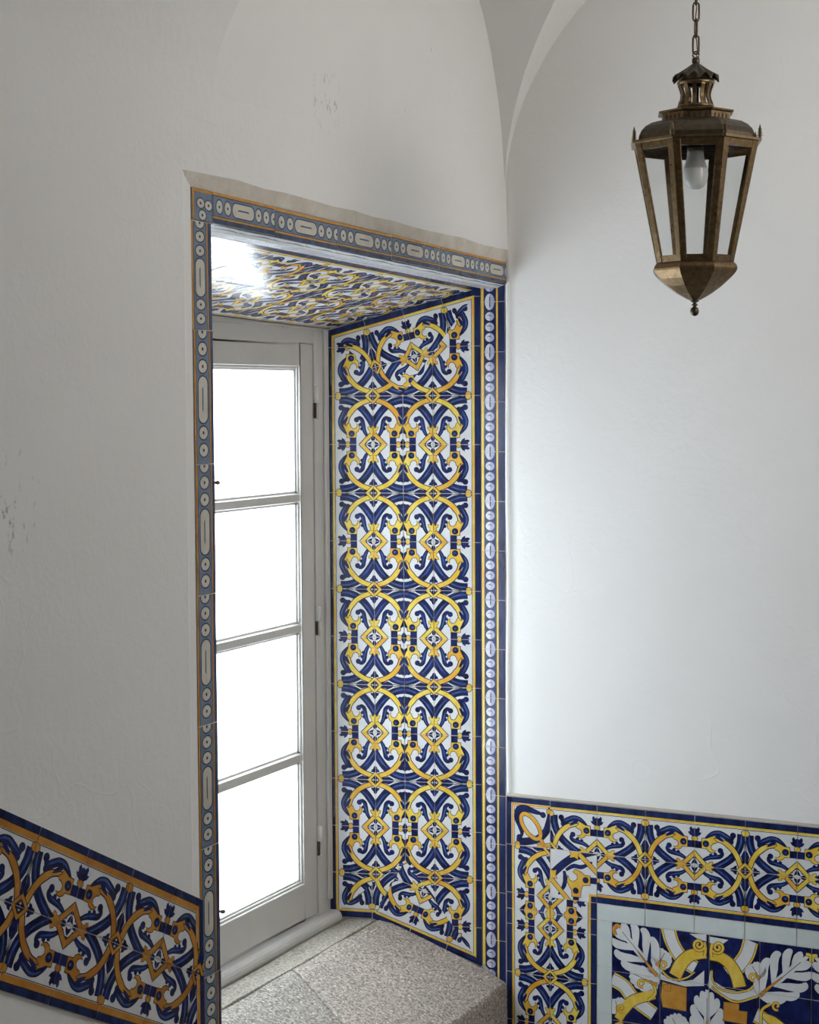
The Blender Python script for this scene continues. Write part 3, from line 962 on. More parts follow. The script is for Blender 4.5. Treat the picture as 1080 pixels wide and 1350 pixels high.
# ------------------------------------------------------------------ soffit tile panel
def smap(s, t):
    """s along the window (0 at the reveal), t 0 outer edge .. UW inner edge"""
    f = t / UW
    y = -0.009 - s - 0.100 * f
    o_ = Vector((-0.080, y, 0.3120 - 0.027 * y)); i_ = Vector((-0.530, y, 0.1955 - 0.027 * y))
    return o_.lerp(i_, f)
sn = Vector((0.27, 0.0, -1.0)).normalized()
SP = Panel(smap, sn)
SLEN = 1.47
SP.slab([(-0.0, 0), (SLEN, 0), (SLEN - 0.0, UW), (0, UW)], depth=0.006)
regS = [rect(0.0, 0.0, SLEN, UW)]
for r in range(11):
    za = r * T - 0.02
    flip = (r % 2 != 0)
    for ci in range(4):
        ca = col_aff(ci, flip, za)
        aff = lambda p, q, ca=ca: (ca(p, q)[1], ca(p, q)[0])
        cell = rect(za, COLS[ci], za + T, COLS[ci + 1])
        SP.tile(CHAIN if ci in (0, 3) else CHAIN_NB, aff, cell, regS)
tag(SP.obj('tilework'), 'glossy blue and yellow tile panel overhead on the underside of the window lintel', 'tilework', 'interlaced tilework of the window recess')

# ------------------------------------------------------------------ bead strips
# right strip on the back wall plane
def map_r(s, t):
    return Vector((-0.078 + s, -0.0005, t))
SR = Panel(map_r, (0, -1, 0))
WS = 0.076
SR.slab([(-0.001, -1.73), (WS + 0.001, -1.775), (WS + 0.001, 0.335), (-0.001, 0.335)], depth=0.007)
r = 0
za = 0.273
regR = [V2((0, -1.665), (WS, -1.735), (WS, 0.334), (0, 0.334))]
for k in range(-1, 15):
    z1 = 0.273 - k * 0.1436
    SR.tile(BEAD_R, lambda p, q, z1=z1: (p * WS, z1 - 0.1436 + q * 0.1436), rect(0, z1 - 0.1436, WS, z1), regR, base=BLUE)
tag(SR.obj('tile_strip'), 'narrow deep blue strip of pale beads between the reveal panel and the back wall', 'tile strip', 'beaded tile strips round the window')

# left strip on the left wall
def map_l(s, t):
    return Vector((0.004, YS0 + s, t))
SLP = Panel(map_l, (1, 0, 0))
WL = YS1 - YS0
SLP.slab([(0, FLOOR + 0.05), (WL, FLOOR + 0.05), (WL, zb(YS1) - 0.001), (0, zb(YS0) - 0.001)], depth=0.014)
zedges = [0.363, 0.141, -0.136, -0.408, -0.681, -0.940, -1.215, -1.49, -1.765, -2.04, -2.30]
for z1, z0 in zip(zedges, zedges[1:]):
    dj = random.uniform(-0.004, 0.003)
    sk = random.uniform(-0.002, 0.002)
    SLP.tile(BEAD_L, lambda p, q, z1=z1, z0=z0, dj=dj, sk=sk: (p * WL + dj + sk * q, z0 + q * (z1 - z0)),
             V2((dj, z0), (WL + dj * 0.3, z0), (WL + dj * 0.3 + sk, z1), (dj + sk, z1)), [], base=STEEL, tone=random.random() * 0.5)
tag(SLP.obj('tile_strip'), 'long upright grey-blue beaded strip edging the left side of the window recess', 'tile strip', 'beaded tile strips round the window')

# lintel strip
def map_t(s, t):
    """s from the left end, t 0 bottom .. 1 top"""
    y = YS0 + s
    return Vector((0.0045, y, zb(y) + (zt(y) - zb(y)) * t))
LP = Panel(map_t, (1, 0, 0))
LL = 1.630
LP.slab([(0.0, 0.0), (LL, 0.0), (LL, 1.0), (0.0, 1.0)], depth=0.016)
sedges = [0.0, 0.078, 0.330, 0.619, 0.899, 1.177, 1.426, 1.70]
for s0, s1 in zip(sedges, sedges[1:]):
    if s1 - s0 < 0.2:
        continue
    dj = random.uniform(-0.03, 0.03)
    LP.tile(BEAD_L, lambda p, q, s0=s0, s1=s1, dj=dj: (s0 + q * (s1 - s0), 1.0 - p + dj), V2((s0, 0.0 + dj), (s1, 0.0 + dj), (s1, 1.0 + dj), (s0, 1.0 + dj)),
            [rect(0, -0.1, LL, 1.1)], base=STEEL, tone=random.random() * 0.5)
# corner block
cb = Art()
cb.quad(-0.02, -0.02, 1.02, 1.02, STEEL, 1); cb.quad(-0.02, -0.02, 0.10, 1.02, OCHRE, 2.2); cb.quad(-0.02, 0.90, 1.02, 1.02, OCHRE, 2)
for c in ((0.42, 0.55), (0.50, 0.18), (0.80, 0.52)):
    cb.circle(c, 0.17, CREAM, 3, 0.04, ry=0.15, om=SLATE); cb.circle(c, 0.05, SLATE, 4, 0, ry=0.05)
LP.tile(cb, lambda p, q: (p * 0.078, q), rect(0, 0, 0.078, 1), [], base=STEEL, tone=0.2)
lintel = tag(LP.obj('tile_strip'), 'sloping grey-blue beaded strip across the lintel above the window recess', 'tile strip', 'beaded tile strips round the window')

# glazed underside of the lintel, window glare painted in as white streaked glaze
def map_u(s, t):
    y = -s
    return Vector((0.004 - t, y, zb(y) - 0.0005 - min(t, 0.028) * 0.36))
UP = Panel(map_u, (0.10, 0, -1))
UP.slab([(0.004, 0.018), (1.55, 0.018), (1.55, 0.082), (0.004, 0.082)], depth=0.004)
for k in range(11):
    art = Art(); art.quad(-0.02, -0.02, 1.02, 0.07, SLATE, 1)
    art.stroke([(-0.02, 0.20), (0.3, 0.17), (0.7, 0.21), (1.02, 0.18)], [0.03, 0.06, 0.02, 0.05], STEEL, 1, 0)
    for q in (0.12, 0.33, 0.54, 0.76, 0.95):
        art.circle((q, 0.62), 0.085, LILAC, 3, 0.016, ry=0.17, om=STEEL)
    art.quad(-0.02, 0.90, 1.02, 1.02, EDGE, 1)
    UP.tile(art, lambda p, q, k=k: (k * T + p * T, q * 0.083), rect(k * T, 0, (k + 1) * T, 0.028), [rect(0.004, 0.0, 1.55, 0.083)], base=WHITE, gap=0.0004)
    UP.tile(art, lambda p, q, k=k: (k * T + p * T, q * 0.083), rect(k * T, 0.028, (k + 1) * T, 0.083), [rect(0.004, 0.0, 1.55, 0.083)], base=WHITE, gap=0.0004)
ret = UP.mb.obj('underside', lintel, fix=False)
ret['label'] = 'glazed return facing down, glare painted as white glaze with grey-blue streaks'

# ------------------------------------------------------------------ back wall dado
def map_d(s, t):
    """s = x, t = metres below the top edge"""
    return Vector((s, -0.0035, -1.160 - t))
DP = Panel(map_d, (0, -1, 0))
DW, DH = 2.585, 1.30
DP.slab([(0.001, 0), (DW, 0), (DW, DH), (0.001, DH)], depth=0.010)
xc = [0.001] + [0.138 + 0.1435 * k for k in range(18)]
# upper double row, from the second column on (crossings at column 1, 3, ...)
for k in range(1, 18):
    x0, x1 = xc[k], xc[k + 1]
    flip = (k % 2 == 0)      # k=1: q 0->1 left to right
    for row in range(2):
        def aff(p, q, x0=x0, x1=x1, flip=flip, row=row):
            qq = 1 - q if flip else q
            pp = p * 0.141 if row == 0 else 0.283 - p * 0.142
            return (x0 + qq * (x1 - x0), pp)
        if k == 1 and row == 1:
            continue
        DP.tile(CHAIN, aff, rect(x0, 0.0 if row == 0 else 0.141, x1, 0.141 if row == 0 else 0.283), [rect(0, 0, DW, DH)])
# corner tile with ring
ct = Art()
ct.quad(-0.02, -0.02, 0.118, 1.02, EDGE, 1); ct.quad(-0.02, -0.02, 1.02, 0.118, EDGE, 1)
ct.quad(0.125, 0.125, 0.17, 1.02, YELLOW, 1); ct.quad(0.125, 0.125, 1.02, 0.17, YELLOW, 1)
ct.quad(0.183, 0.183, 0.193, 1.02, LINE, 1); ct.quad(0.183, 0.183, 1.02, 0.193, LINE, 1)
ct.stroke([(1.04, 0.16), (0.99, 0.42), (0.90, 0.66), (0.72, 0.83), (0.48, 0.90), (0.24, 0.93)], 0.14, BLUE, 2, 0.01)
ct.circle((0.26, 0.97), 0.05, YELLOW, 3); ct.circle((0.97, 0.24), 0.05, YELLOW, 3)
ct.stroke([(0.80, 0.30), (0.62, 0.26), (0.45, 0.22), (0.30, 0.26), (0.26, 0.42), (0.32, 0.58), (0.36, 0.74), (0.33, 0.84)], [0.05, 0.10, 0.13, 0.16, 0.15, 0.12, 0.07, 0.03], BLUE, 4, 0.006)
ct.circle((0.84, 0.32), 0.06, BLUE, 4.2, 0.004); ct.circle((0.30, 0.83), 0.06, BLUE, 4.2, 0.004)
ring = [(0.56 + 0.30 * cos(a) * 0.64 + 0.15 * sin(a) * 0.77, 0.58 + 0.30 * cos(a) * 0.77 - 0.15 * sin(a) * 0.64) for a in [2 * pi * k / 20 for k in range(21)]]
ct.stroke(ring, 0.075, YELLOW, 6, 0.012, n=2)
ct.stroke([(0.78, 0.82), (0.90, 1.04)], 0.07, YELLOW, 5, 0.012, n=2); ct.stroke([(0.70, 0.98), (1.04, 0.92)], 0.07, YELLOW, 5, 0.012, n=2)
DP.tile(ct, lambda p, q: (0.001 + p * 0.137, q * 0.141), rect(0.001, 0, 0.138, 0.141), [], tone=0.7)
# inner corner tile (second column, second row): two scroll heads round the turn
it = Art()
it.stroke([(1.05, -0.08), (0.8, 0.0), (0.55, 0.10), (0.36, 0.22), (0.16, 0.40), (-0.05, 0.62)], 0.14, BLUE, 2, 0.01)
it.poly([(0.38, 0.50), (0.36, 0.62), (0.42, 0.74), (0.46, 0.80), (0.46, 0.93), (0.66, 0.93), (0.66, 0.82), (0.70, 0.68), (0.86, 0.66), (0.86, 0.46), (0.74, 0.46), (0.66, 0.40), (0.54, 0.36), (0.48, 0.42), (0.58, 0.48), (0.58, 0.56), (0.50, 0.62), (0.42, 0.60)], YELLOW, 6, 0.013)
it.circle((0.76, 0.56), 0.055, BLUE, 7.4, 0.01); it.circle((0.55, 0.80), 0.055, BLUE, 7.4, 0.01)
it.quad(0.86, 0.49, 1.02, 0.62, BLUE, 3); it.quad(0.49, 0.93, 0.62, 1.02, BLUE, 3)
it.stroke([(0.30, 0.42), (0.32, 0.55), (0.30, 0.72), (0.18, 0.92)], [0.06, 0.09, 0.09, 0.04], BLUE, 4, 0)
it.stroke([(0.34, 0.40), (0.50, 0.30), (0.68, 0.30), (0.9, 0.18)], [0.06, 0.09, 0.09, 0.04], BLUE, 4, 0)
it.stroke([(0.55, -0.02), (1.04, 0.42)], 0.085, YELLOW, 6.4, 0.012, n=2); it.stroke([(-0.04, 0.55), (0.42, 1.04)], 0.085, YELLOW, 6.4, 0.012, n=2)
it.poly([(-0.02, 0.40), (0.06, 0.44), (0.14, 0.42), (0.12, 0.52), (0.16, 0.60), (0.06, 0.60), (-0.02, 0.66)], YELLOW, 7, 0.01)
it.poly([(0.40, -0.02), (0.44, 0.06), (0.42, 0.14), (0.52, 0.12), (0.60, 0.16), (0.60, 0.06), (0.66, -0.02)], YELLOW, 7, 0.01)
it.quad(0.885, 0.885, 1.02, 1.02, EDGE, 8); it.quad(0.83, 0.83, 0.875, 1.02, YELLOW, 8); it.quad(0.83, 0.83, 1.02, 0.875, YELLOW, 8)
it.quad(0.875, 0.875, 0.885, 1.02, LINE, 8.1); it.quad(0.875, 0.875, 1.02, 0.885, LINE, 8.1)
DP.tile(it, lambda p, q: (0.138 + p * 0.1435, 0.141 + q * 0.142), rect(0.138, 0.141, 0.2815, 0.283), [], tone=0.5)
# left double column running down
segs = [(0.141, 0.283, 0, 1), (0.283, 0.331, 1, 0.67), (0.331, 0.376, 0.67, 1), (0.376, 0.519, 1, 0), (0.519, 0.661, 0, 1), (0.661, 0.803, 1, 0), (0.803, 0.945, 0, 1), (0.945, 1.087, 1, 0), (1.087, 1.229, 0, 1)]
for t0, t1, q0, q1 in segs:
    for c in range(2):
        if c == 1 and t0 < 0.2:
            continue
        def aff(p, q, t0=t0, t1=t1, q0=q0, q1=q1, c=c):
            x = 0.001 + p * 0.137 if c == 0 else 0.2815 - p * 0.1435
            return (x, t0 + (q - q0) / (q1 - q0) * (t1 - t0))
        DP.tile(CHAIN, aff, rect(0.001 if c == 0 else 0.138, t0, 0.138 if c == 0 else 0.2815, t1), [])
# pale frame tiles
nothing = Art()
fx = [0.2815 + 0.1435 * k for k in range(17)]
for a_, b_ in zip(fx, fx[1:]):
    DP.tile(nothing, lambda p, q: (p, q), rect(a_, 0.283, b_, 0.331), [], base=PALE)
fy = [0.331, 0.465, 0.60, 0.735, 0.87, 1.0, 1.14]
for a_, b_ in zip(fy, fy[1:]):
    DP.tile(nothing, lambda p, q: (p, q), rect(0.2815, a_, 0.327, b_), [], base=PALE)
# the big acanthus and strapwork pattern inside the frame (digitised in a local drawing frame)
def dg(x, y):
    return ((x - 118) / 240.0, (y - 170 - (x - 118) * 0.118) / 237.0)
BK_ = Art()
def dpoly(pts, mat, lay, ow=0.012, smooth=0, om=None):
    BK_.poly([dg(*p) for p in pts], mat, lay, ow, smooth, om)
def dstroke(pts, w, mat, lay, ow=0.010, om=None, n=6):
    BK_.stroke([dg(*p) for p in pts], w, mat, lay, ow, n, om)
# broad white bands edged in yellow
for pts in ([(395, 190), (420, 270), (470, 345), (530, 385)], [(795, 255), (775, 320), (735, 375), (690, 410)], [(118, 445), (180, 480), (230, 540), (330, 610)], [(820, 600), (900, 640), (1000, 700)]):
    dstroke(pts, 0.30, YELLOW, 1, 0.012); dstroke(pts, 0.22, WHITE, 1.6, 0.010)
dpoly([(345, 385), (372, 420), (450, 452), (520, 440), (575, 395), (575, 470), (480, 475), (345, 440)], WHITE, 2, 0.010)
dpoly([(605, 385), (615, 440), (680, 480), (760, 492), (830, 460), (830, 520), (760, 540), (660, 520), (590, 470)], WHITE, 2, 0.010)
dpoly([(585, 225), (500, 222), (545, 250), (585, 260)], WHITE, 2, 0.008); dpoly([(595, 235), (690, 250), (650, 280), (595, 265)], WHITE, 2, 0.008)
dstroke([(360, 355), (372, 405), (420, 440), (480, 436), (530, 405)], [0.05, 0.04, 0.035, 0.03, 0.02], YELLOW, 4, 0.010)
dstroke([(610, 470), (660, 510), (730, 540), (830, 512)], 0.035, YELLOW, 4, 0.010)
dstroke([(612, 395), (615, 440), (650, 480), (720, 495), (790, 480), (822, 440), (815, 410)], [0.02, 0.03, 0.03, 0.03, 0.035, 0.045, 0.04], YELLOW, 4, 0.010)
# the arch: two strap halves meeting at spiral volutes
dstroke([(432, 425), (458, 372), (500, 330), (545, 318), (585, 318)], [0.24, 0.24, 0.22, 0.20, 0.16], YELLOW, 5, 0.018, BROWN)
dstroke([(600, 326), (650, 332), (695, 362), (728, 415), (745, 470)], [0.16, 0.20, 0.22, 0.24, 0.25], YELLOW, 5, 0.018, BROWN)
for cx, cy, sg in ((548, 275, 1), (640, 287, -1)):
    sp_ = []
    for k in range(26):
        a = 0.5 + k * 0.42; rr = 30 * (1 - k / 29)
        sp_.append((cx + sg * rr * cos(a), cy + rr * sin(a)))
    dstroke(sp_, 0.045, YELLOW, 6, 0.012, BROWN, n=2)
dstroke([(575, 262), (580, 300), (575, 330)], 0.05, YELLOW, 6, 0.012, BROWN); dstroke([(612, 270), (606, 305), (610, 335)], 0.05, YELLOW, 6, 0.012, BROWN)
for cx, cy, r_ in ((378, 372, 22), (268, 462, 22), (165, 585, 20), (808, 420, 20), (918, 552, 22)):
    dstroke([(cx + r_ * (1 - k / 16) * cos(1.2 + k * 0.5), cy + r_ * (1 - k / 16) * sin(1.2 + k * 0.5)) for k in range(14)], 0.04, YELLOW, 6, 0.010, BROWN, n=2)
dpoly([(370, 452), (400, 462), (490, 480), (488, 592), (372, 575), (362, 520)], OCHRE, 5, 0.014, 0, BROWN)
dpoly([(412, 462), (412, 500), (380, 496), (372, 470)], OCHRE, 6, 0.010, 0, BROWN)
dpoly([(668, 540), (742, 548), (742, 580), (782, 584), (778, 645), (668, 630)], OCHRE, 5, 0.014, 0, BROWN)
dstroke([(150, 640), (180, 590), (230, 545), (330, 515)], [0.16, 0.20, 0.20, 0.18], YELLOW, 5, 0.016, BROWN)
dstroke([(860, 600), (900, 625), (950, 660)], [0.1, 0.2, 0.2], YELLOW, 5, 0.016, BROWN)
dstroke([(270, 448), (320, 462), (335, 510), (300, 545)], 0.05, YELLOW, 5.4, 0.010)
dstroke([(890, 545), (850, 575), (845, 640)], 0.05, YELLOW, 5.4, 0.010)
# acanthus leaves
def leaf(tip, root, length_w, mat=WHITE):
    tip, root = Vector(dg(*tip)), Vector(dg(*root))
    d = root - tip; L = d.length; d.normalize(); nn = Vector((-d.y, d.x))
    def at(f, w):
        v = tip + d * (f * L) + nn * w
        return (v.x, v.y)
    for sgn in (1, -1):
        for i, (f, w, ln) in enumerate(((0.05, 0.10, 0.16), (0.16, 0.27, 0.20), (0.34, 0.38, 0.24), (0.54, 0.40, 0.26), (0.74, 0.30, 0.24))):
            w *= length_w
            base = min(f + ln * 1.5, 1.0)
            BK_.stroke([at(base, 0), at(f + ln * 0.75, sgn * w * 0.55), at(f + ln * 0.25, sgn * w * 0.92), at(f - 0.03, sgn * w), at(f - 0.06, sgn * w * 0.86)],
                       [0.06, 0.15, 0.17, 0.14, 0.07], mat, 5 - i * 0.1, 0.007, 5)
    BK_.stroke([at(-0.05, 0), at(0.3, 0), at(0.7, 0)], [0.06, 0.13, 0.12], mat, 5.2, 0.005, 4)
    BK_.stroke([at(0.50, 0), at(0.8, 0.01), at(1.0, 0)], [0.015, 0.05, 0.08], OCHRE, 6, 0.006, 4)
    BK_.stroke([at(0.10, 0), at(0.5, 0)], 0.012, EDGE, 6, 0, 2)
leaf((150, 195), (345, 425), 1.0)
leaf((1050, 330), (838, 510), 1.0)
leaf((588, 500), (590, 760), 0.7)
leaf((215, 415), (345, 470), 0.45)
leaf((385, 310), (345, 380), 0.35)
leaf((800, 365), (838, 430), 0.35)
leaf((415, 615), (470, 720), 0.5); leaf((135, 545), (150, 600), 0.4)
dstroke([(135, 235), (128, 205), (142, 188), (162, 194)], 0.07, OCHRE, 6.5, 0.008)
dstroke([(1075, 345), (1072, 318), (1052, 312)], 0.06, YELLOW, 6.5, 0.008)
X0_, Y0_ = 0.327, 0.331
for i in range(15):
    for j in range(6):
        # the drawn four by two tiles repeat by mirror symmetry
        im, jm = i % 8, j % 4
        si, fx_ = (im, False) if im < 4 else (7 - im, True)
        sj, fy_ = (jm, False) if jm < 2 else (3 - jm, True)
        art = Art()
        for poly, m_, l_ in BK_.p:
            q_ = [Vector((si + 1 - p.x if fx_ else p.x - si, sj + 1 - p.y if fy_ else p.y - sj)) for p in poly]
            if max(v.x for v in q_) > 0 and min(v.x for v in q_) < 1 and max(v.y for v in q_) > 0 and min(v.y for v in q_) < 1:
                art.p.append((q_, m_, l_))
        DP.tile(art, lambda p, q, i=i, j=j: (X0_ + (i + p) * T, Y0_ + (j + q) * T), rect(X0_ + i * T, Y0_ + j * T, X0_ + (i + 1) * T, Y0_ + (j + 1) * T), [], base=BLUE, tone=0.15)
tag(DP.obj('tile_dado'), 'tiled dado on the back wall right of the window, chain border round a leaf pattern', 'tile dado')

# ------------------------------------------------------------------ stair dado on the left wall
AL = math.atan(0.515)
def map_s(a, b):
    """a up the slope from the right end, b across below the top edge"""
    return Vector((PX + 0.0072, -1.644 - a * cos(AL) - b * sin(AL), -1.039 + a * sin(AL) - b * cos(AL)))
DS = Panel(map_s, (1, 0, 0))
TA, TB = 0.1595, 0.1455
# vertical right end: y = -1.644  ->  a cos + b sin = 0
ea = -0.30 * math.tan(AL)
regD = [V2((0.0, 0.0), (1.9, 0.0), (1.9, 2 * TB), (-2 * TB * math.tan(AL), 2 * TB))]
DS.slab([(0.0, 0.0), (1.9, 0.0), (1.9, 2 * TB), (-2 * TB * math.tan(AL), 2 * TB)], depth=0.006)
for k in range(-3, 11):
    a0 = 0.272 + k * TA
    flip = (k % 2 != 0)
    for row in range(2):
        def aff(p, q, a0=a0, flip=flip, row=row):
            qq = 1 - q if flip else q
            return (a0 + qq * TA, p * TB if row == 0 else 2 * TB - p * TB)
        DS.tile(CHAIN_O, aff, rect(a0, row * TB, a0 + TA, (row + 1) * TB), regD, tone=0.35 + 0.5 * random.random())
e0, e1 = (0.0, 0.0), (-2 * TB * math.tan(AL), 2 * TB)
DS.tone = 0.6
mit = V2((0.0, 0.0), (0.036, 0.060), (e1[0] + 0.085, e1[1] - 0.052), e1)
edge_bands(DS, e0, e1, (1, 0.1), mit, wb=0.014, lay=9)
tag(DS.obj('tile_dado'), 'shaded blue and ochre tiled dado climbing the left wall with the stair', 'tile dado')

# tiles under the sill on the left wall
def map_b(s, t):
    return Vector((-0.004, -s, -1.80 - t))
BP = Panel(map_b, (1, 0, 0))
BP.slab([(0.004, 0.0), (1.55, 0.0), (1.55, 0.42), (0.004, 0.42)], depth=0.006)
for k in range(11):
    for row in range(3):
        x0 = 0.004 + k * 0.1405
        def aff(p, q, x0=x0, k=k, row=row):
            qq = 1 - q if k % 2 else q
            return (x0 + qq * 0.1405, row * 0.14 + (p if row % 2 == 0 else 1 - p) * 0.14)
        BP.tile(CHAIN_NB, aff, rect(x0, row * 0.14, x0 + 0.1405, row * 0.14 + 0.14), [])
tag(BP.obj('tilework'), 'shadowed tile panel on the wall face under the stone sill', 'tilework')

# ------------------------------------------------------------------ lantern
DEP = 4.0
U = DEP / F_PX
def unproj(px, py, dep):
    d = fw + (px - 540) / F_PX * r2 - (py - 675) / F_PX * u2
    return EYE + d * (dep / d.dot(fw)) - Vector((0, 0, ZO))
LC = unproj(917, 191.5, DEP)
yaw_l = YAW - math.atan((917 - 540) / F_PX)
def lz(py):
    return (191.5 - py) * U
ROT = yaw_l - radians(19.5)
LAN = empty('hanging_lantern', (LC.x, LC.y, LC.z + lz(416)))
tag(LAN, 'octagonal aged brass lantern with clear glass hanging on a chain before the back wall', 'lantern')
def oct_prof(prof, mat, smooth=False):
    m = MB(); m.lathe([(r * U, lz(y)) for r, y in prof], LC, mat, 8, ROT, smooth); return m
def ov(R, py, k):
    a = ROT + k * pi / 4
    return Vector((LC.x + R * U * cos(a), LC.y + R * U * sin(a), LC.z + lz(py)))
# roof rim plate, dome, pierced collar
m = oct_prof([(70, 189), (90, 188.5), (90, 191.5), (84, 192.5), (70, 192)], BRASS)
m.obj('roof_rim', LAN)
m = oct_prof([(81, 188.6), (80.5, 182), (77, 175), (71, 169), (63, 164.5), (54, 162), (46, 161)], BRASS_D, False)
m.obj('dome', LAN)
m = oct_prof([(47, 162), (47, 152.5), (52, 151.5), (52.5, 149.5), (24, 143), (20, 143)], BRASS)
collar = m.obj('pierced_collar', LAN)
hol = MB()  # dark discs on the solid collar paint the shade of open holes
for k in range(8):
    a, b = ov(47.15, 157.5, k), ov(47.15, 157.5, k + 1)
    d = (b - a).normalized(); n = Vector((d.y, -d.x, 0))
    for j in range(4):
        c = a.lerp(b, 0.2 + 0.2 * j) + n * 0.0002
        for dz, rr in ((0.0, 1.5 * U), (1.9 * U, 1.0 * U), (-2.2 * U, 1.2 * U)):
            ring_ = [c + d * (rr * cos(2 * pi * t / 8)) + Vector((0, 0, dz + rr * 1.15 * sin(2 * pi * t / 8))) for t in range(8)]
            hol.face(ring_, DARK, flip_to=n)
hol.obj('painted_piercing', collar, fix=False)
# crown gallery
m = MB(); m.lathe([(r * U, lz(y)) for r, y in ((20, 143.5), (24, 143), (24.5, 141), (22, 139), (17, 139))], LC, BRASS, 32)
m.obj('gallery_base', LAN)
for k in range(12):
    a = ROT + pi / 12 + k * pi / 6
    m = MB(); rows = []
    tang = Vector((-sin(a), cos(a), 0)); rad = Vector((cos(a), sin(a), 0))
    for r_, y in ((22.0, 140), (21.5, 137), (19, 131), (18.5, 126), (20, 120), (22, 115), (22.5, 112)):
        c = Vector((LC.x, LC.y, LC.z + lz(y))) + rad * (r_ * U)
        w, t_ = 2.6 * U, 1.1 * U
        rows.append([c + tang * w + rad * t_, c - tang * w + rad * t_, c - tang * w - rad * t_, c + tang * w - rad * t_])
    m.grid(rows, BRASS, closed=True, smooth=False)
    m.obj('gallery_column', LAN)
m = MB(); m.lathe([(r * U, lz(y)) for r, y in ((16, 113), (23, 113.5), (24.5, 112), (24.5, 109.5), (22, 107), (10, 105))], LC, BRASS, 32)
m.obj('gallery_ring', LAN)
def flute(i, r, z):
    f = 0.5 + 0.5 * cos(2 * pi * i / 8)
    return 1.0
cap = MB()
n = 96; rows = []
for r_, y, dy in ((4.5, 85.5, 0), (8, 88, 0.6), (14, 93, 2.2), (20, 97.5, 4.0), (26, 102, 6.0), (31, 105.5, 8.0), (30.0, 106.2, 8.0), (20, 100, 2.8), (8, 90, 0.6)):
    row = []
    for i in range(n):
        a = ROT + 2 * pi * i / n
        s_ = abs(sin(a * 6 - ROT * 6))
        rr = r_ * (1 - 0.04 * s_)
        row.append((LC.x + rr * U * cos(a), LC.y + rr * U * sin(a), LC.z + lz(y - dy * (s_ - 0.45))))
    rows.append(row)
cap.grid(rows, BRASS_D, closed=True)
cap.obj('scalloped_cap', LAN)
m = MB(); m.lathe([(r * U, lz(y)) for r, y in ((0, 78), (4.2, 78.2), (5, 79), (5, 84), (4.2, 85.8), (0, 86))], LC, BRASS_D, 16)
m.obj('top_knop', LAN)
# finials on the rim
fin0 = None
for k in range(8):
    c = ov(87.5, 188.5, k)
    if fin0 is None:
        m = MB(); pr = [(0, 0), (2.6, 0), (2.6, 1.2), (1.6, 1.6)]
        for j in range(5):
            z = 2.2 + 2.2 * j; w = 3.8 - 0.34 * j
            pr += [(1.5, z), (w, z + 0.7), (w, z + 1.1), (1.5, z + 1.7)]
        pr += [(1.4, 13.4), (0.8, 16), (0, 18.5)]
        m.lathe([(r * U, z * U) for r, z in pr], c, BRASS, 12)
        fin0 = m.obj('finial', LAN); c0 = c
    else:
        f = fin0.copy(); COL.objects.link(f); f.parent = LAN; f.location = c - c0
# glazed body
YT, YBm, RT_, RB_ = 191.5, 346.5, 86.0, 53.5
for k in range(8):
    m = MB(); rows = []
    for R, y, w in ((RT_, YT, 9.5), (RB_, YBm, 7.5)):
        v, a, b = ov(R, y, k), ov(R, y, k - 1), ov(R, y, k + 1)
        ea, eb = (a - v).normalized(), (b - v).normalized()
        inn = Vector((LC.x - v.x, LC.y - v.y, 0)).normalized()
        rows.append([v, v + ea * w * U, v + ea * w * U + inn * 3 * U, v + inn * 3.4 * U, v + eb * w * U + inn * 3 * U, v + eb * w * U])
    m.grid(rows, BRASS, closed=True, smooth=False)
    m.face(rows[0], BRASS); m.face(rows[1], BRASS)
    m.obj('corner_post', LAN, bevel=0.0012)
def body_R(y):
    return RT_ + (RB_ - RT_) * (y - YT) / (YBm - YT)
for nm, ya, yb_ in (('top_rail', 191.8, 201), ('bottom_rail', 337.5, 346.5)):
    m = oct_prof([(body_R(ya) - 1.0, ya), (body_R(yb_) - 1.0, yb_), (body_R(yb_) - 5, yb_), (body_R(ya) - 5, ya), (body_R(ya) - 1.0, ya)], BRASS)
    m.obj(nm, LAN)
for k in range(8):
    m = MB(); q = []
    for inset in (2.6, 3.4):
        q.append([ov(body_R(198) - inset, 198, k), ov(body_R(198) - inset, 198, k + 1), ov(body_R(341) - inset, 341, k + 1), ov(body_R(341) - inset, 341, k)])
    m.grid([q[0], q[1]], CLEAR, closed=True, smooth=False); m.face(q[0], CLEAR); m.face(q[1][::-1], CLEAR)
    m.obj('glass_pane', LAN)
# bowl, drop
m = oct_prof([(50, 345.5), (53, 346.2), (55.2, 347.6), (57, 349.6), (58.1, 352), (58.5, 354.2), (58, 356.6), (56.3, 359.6), (53.4, 363), (49, 367.3), (38, 376.5), (24, 386), (10, 393.5), (5, 395.5), (0, 395.5)], BRASS)
m.obj('bowl', LAN)
m = MB(); m.lathe([(r * U, lz(y)) for r, y in ((0, 395), (5.2, 395), (5.5, 396.5), (3, 397.5), (2.2, 399), (4, 400.2), (4.2, 401.2), (2.4, 402.3), (2.2, 403.5), (4.6, 405), (5.7, 408), (5.7, 410.5), (4.4, 413.6), (2, 415.4), (0, 415.8))], LC, BRASS_D, 20)
m.obj('drop_finial', LAN)
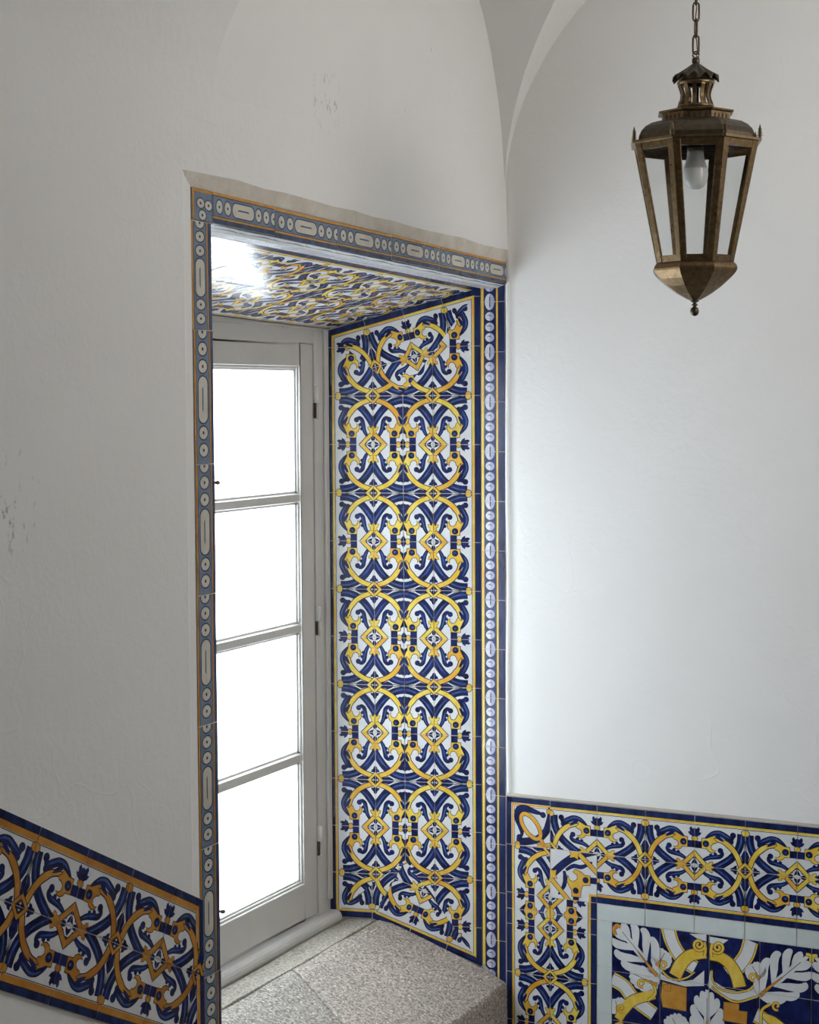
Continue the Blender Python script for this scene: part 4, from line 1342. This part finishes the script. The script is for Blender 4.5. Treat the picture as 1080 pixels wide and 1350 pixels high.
# bulb
BC = Vector((LC.x, LC.y, LC.z))
m = MB(); m.lathe([(r * U, lz(y)) for r, y in ((0, 176), (7, 176), (8, 190), (11, 194), (11, 199), (0, 199))], BC, BRASS_D, 20); m.obj('socket', LAN)
m = MB(); m.lathe([(r * U, lz(y)) for r, y in ((0, 199), (10.5, 199), (11, 202), (11.5, 208), (13.3, 215), (15.6, 221), (15.9, 223), (0, 223))], BC, BULB_N, 28)
bulb = m.obj('bulb_neck', LAN)
m = MB(); m.lathe([(r * U, lz(y)) for r, y in ((15.9, 222.5), (16.6, 227), (16.8, 231), (16, 237), (14, 242.5), (10.5, 246.6), (6, 249), (0, 250))], BC, BULB, 28)
m.obj('light_bulb', LAN)
# chain up to the vault
CHN = empty('chain', (LC.x, LC.y, LC.z + lz(78))); CHN.parent = LAN
CHN.location = Vector(CHN['_o']) - Vector(LAN['_o'])
top_z = 1.46
z = LC.z + lz(74)
m = MB(); m.tube([(LC.x + 4 * U * cos(a) * cos(yaw_l), LC.y + 4 * U * cos(a) * sin(yaw_l), z + 4.2 * U * sin(a)) for a in [2 * pi * k / 14 for k in range(14)]], 1.1 * U, BRASS_D, 8, True)
m.obj('ring', CHN)
def link_pts(zc, ang):
    pts = []; hw, hl = 4.1 * U, 8.0 * U
    for k in range(20):
        a = 2 * pi * k / 20
        x = hw * cos(a); zz = hw * sin(a) + (hl if sin(a) > 0.01 else (-hl if sin(a) < -0.01 else 0))
        pts.append((LC.x + x * cos(ang), LC.y + x * sin(ang), zc + zz))
    return pts
zc = LC.z + lz(61); i = 0
links = []
while zc < top_z - 0.02:
    ang = yaw_l + (0.25 if i % 2 == 0 else 0.25 + pi / 2) + random.uniform(-0.12, 0.12)
    m = MB(); m.tube(link_pts(zc, ang), 1.25 * U, BRASS_D, 8, True)
    m.obj('chain_link', CHN)
    zc += 21.2 * U; i += 1
m = MB()
pts = []
for k in range(40):
    t = k / 39
    pts.append((LC.x + 0.0035 * sin(k * 1.1), LC.y + 0.0035 * cos(k * 1.3), LC.z + lz(78) + (top_z - LC.z - lz(78)) * t))
m.tube(pts, 0.9 * U, COPPER, 6)
m.obj('cord', CHN)

for o in bpy.data.objects:
    if '_o' in o.keys():
        del o['_o']
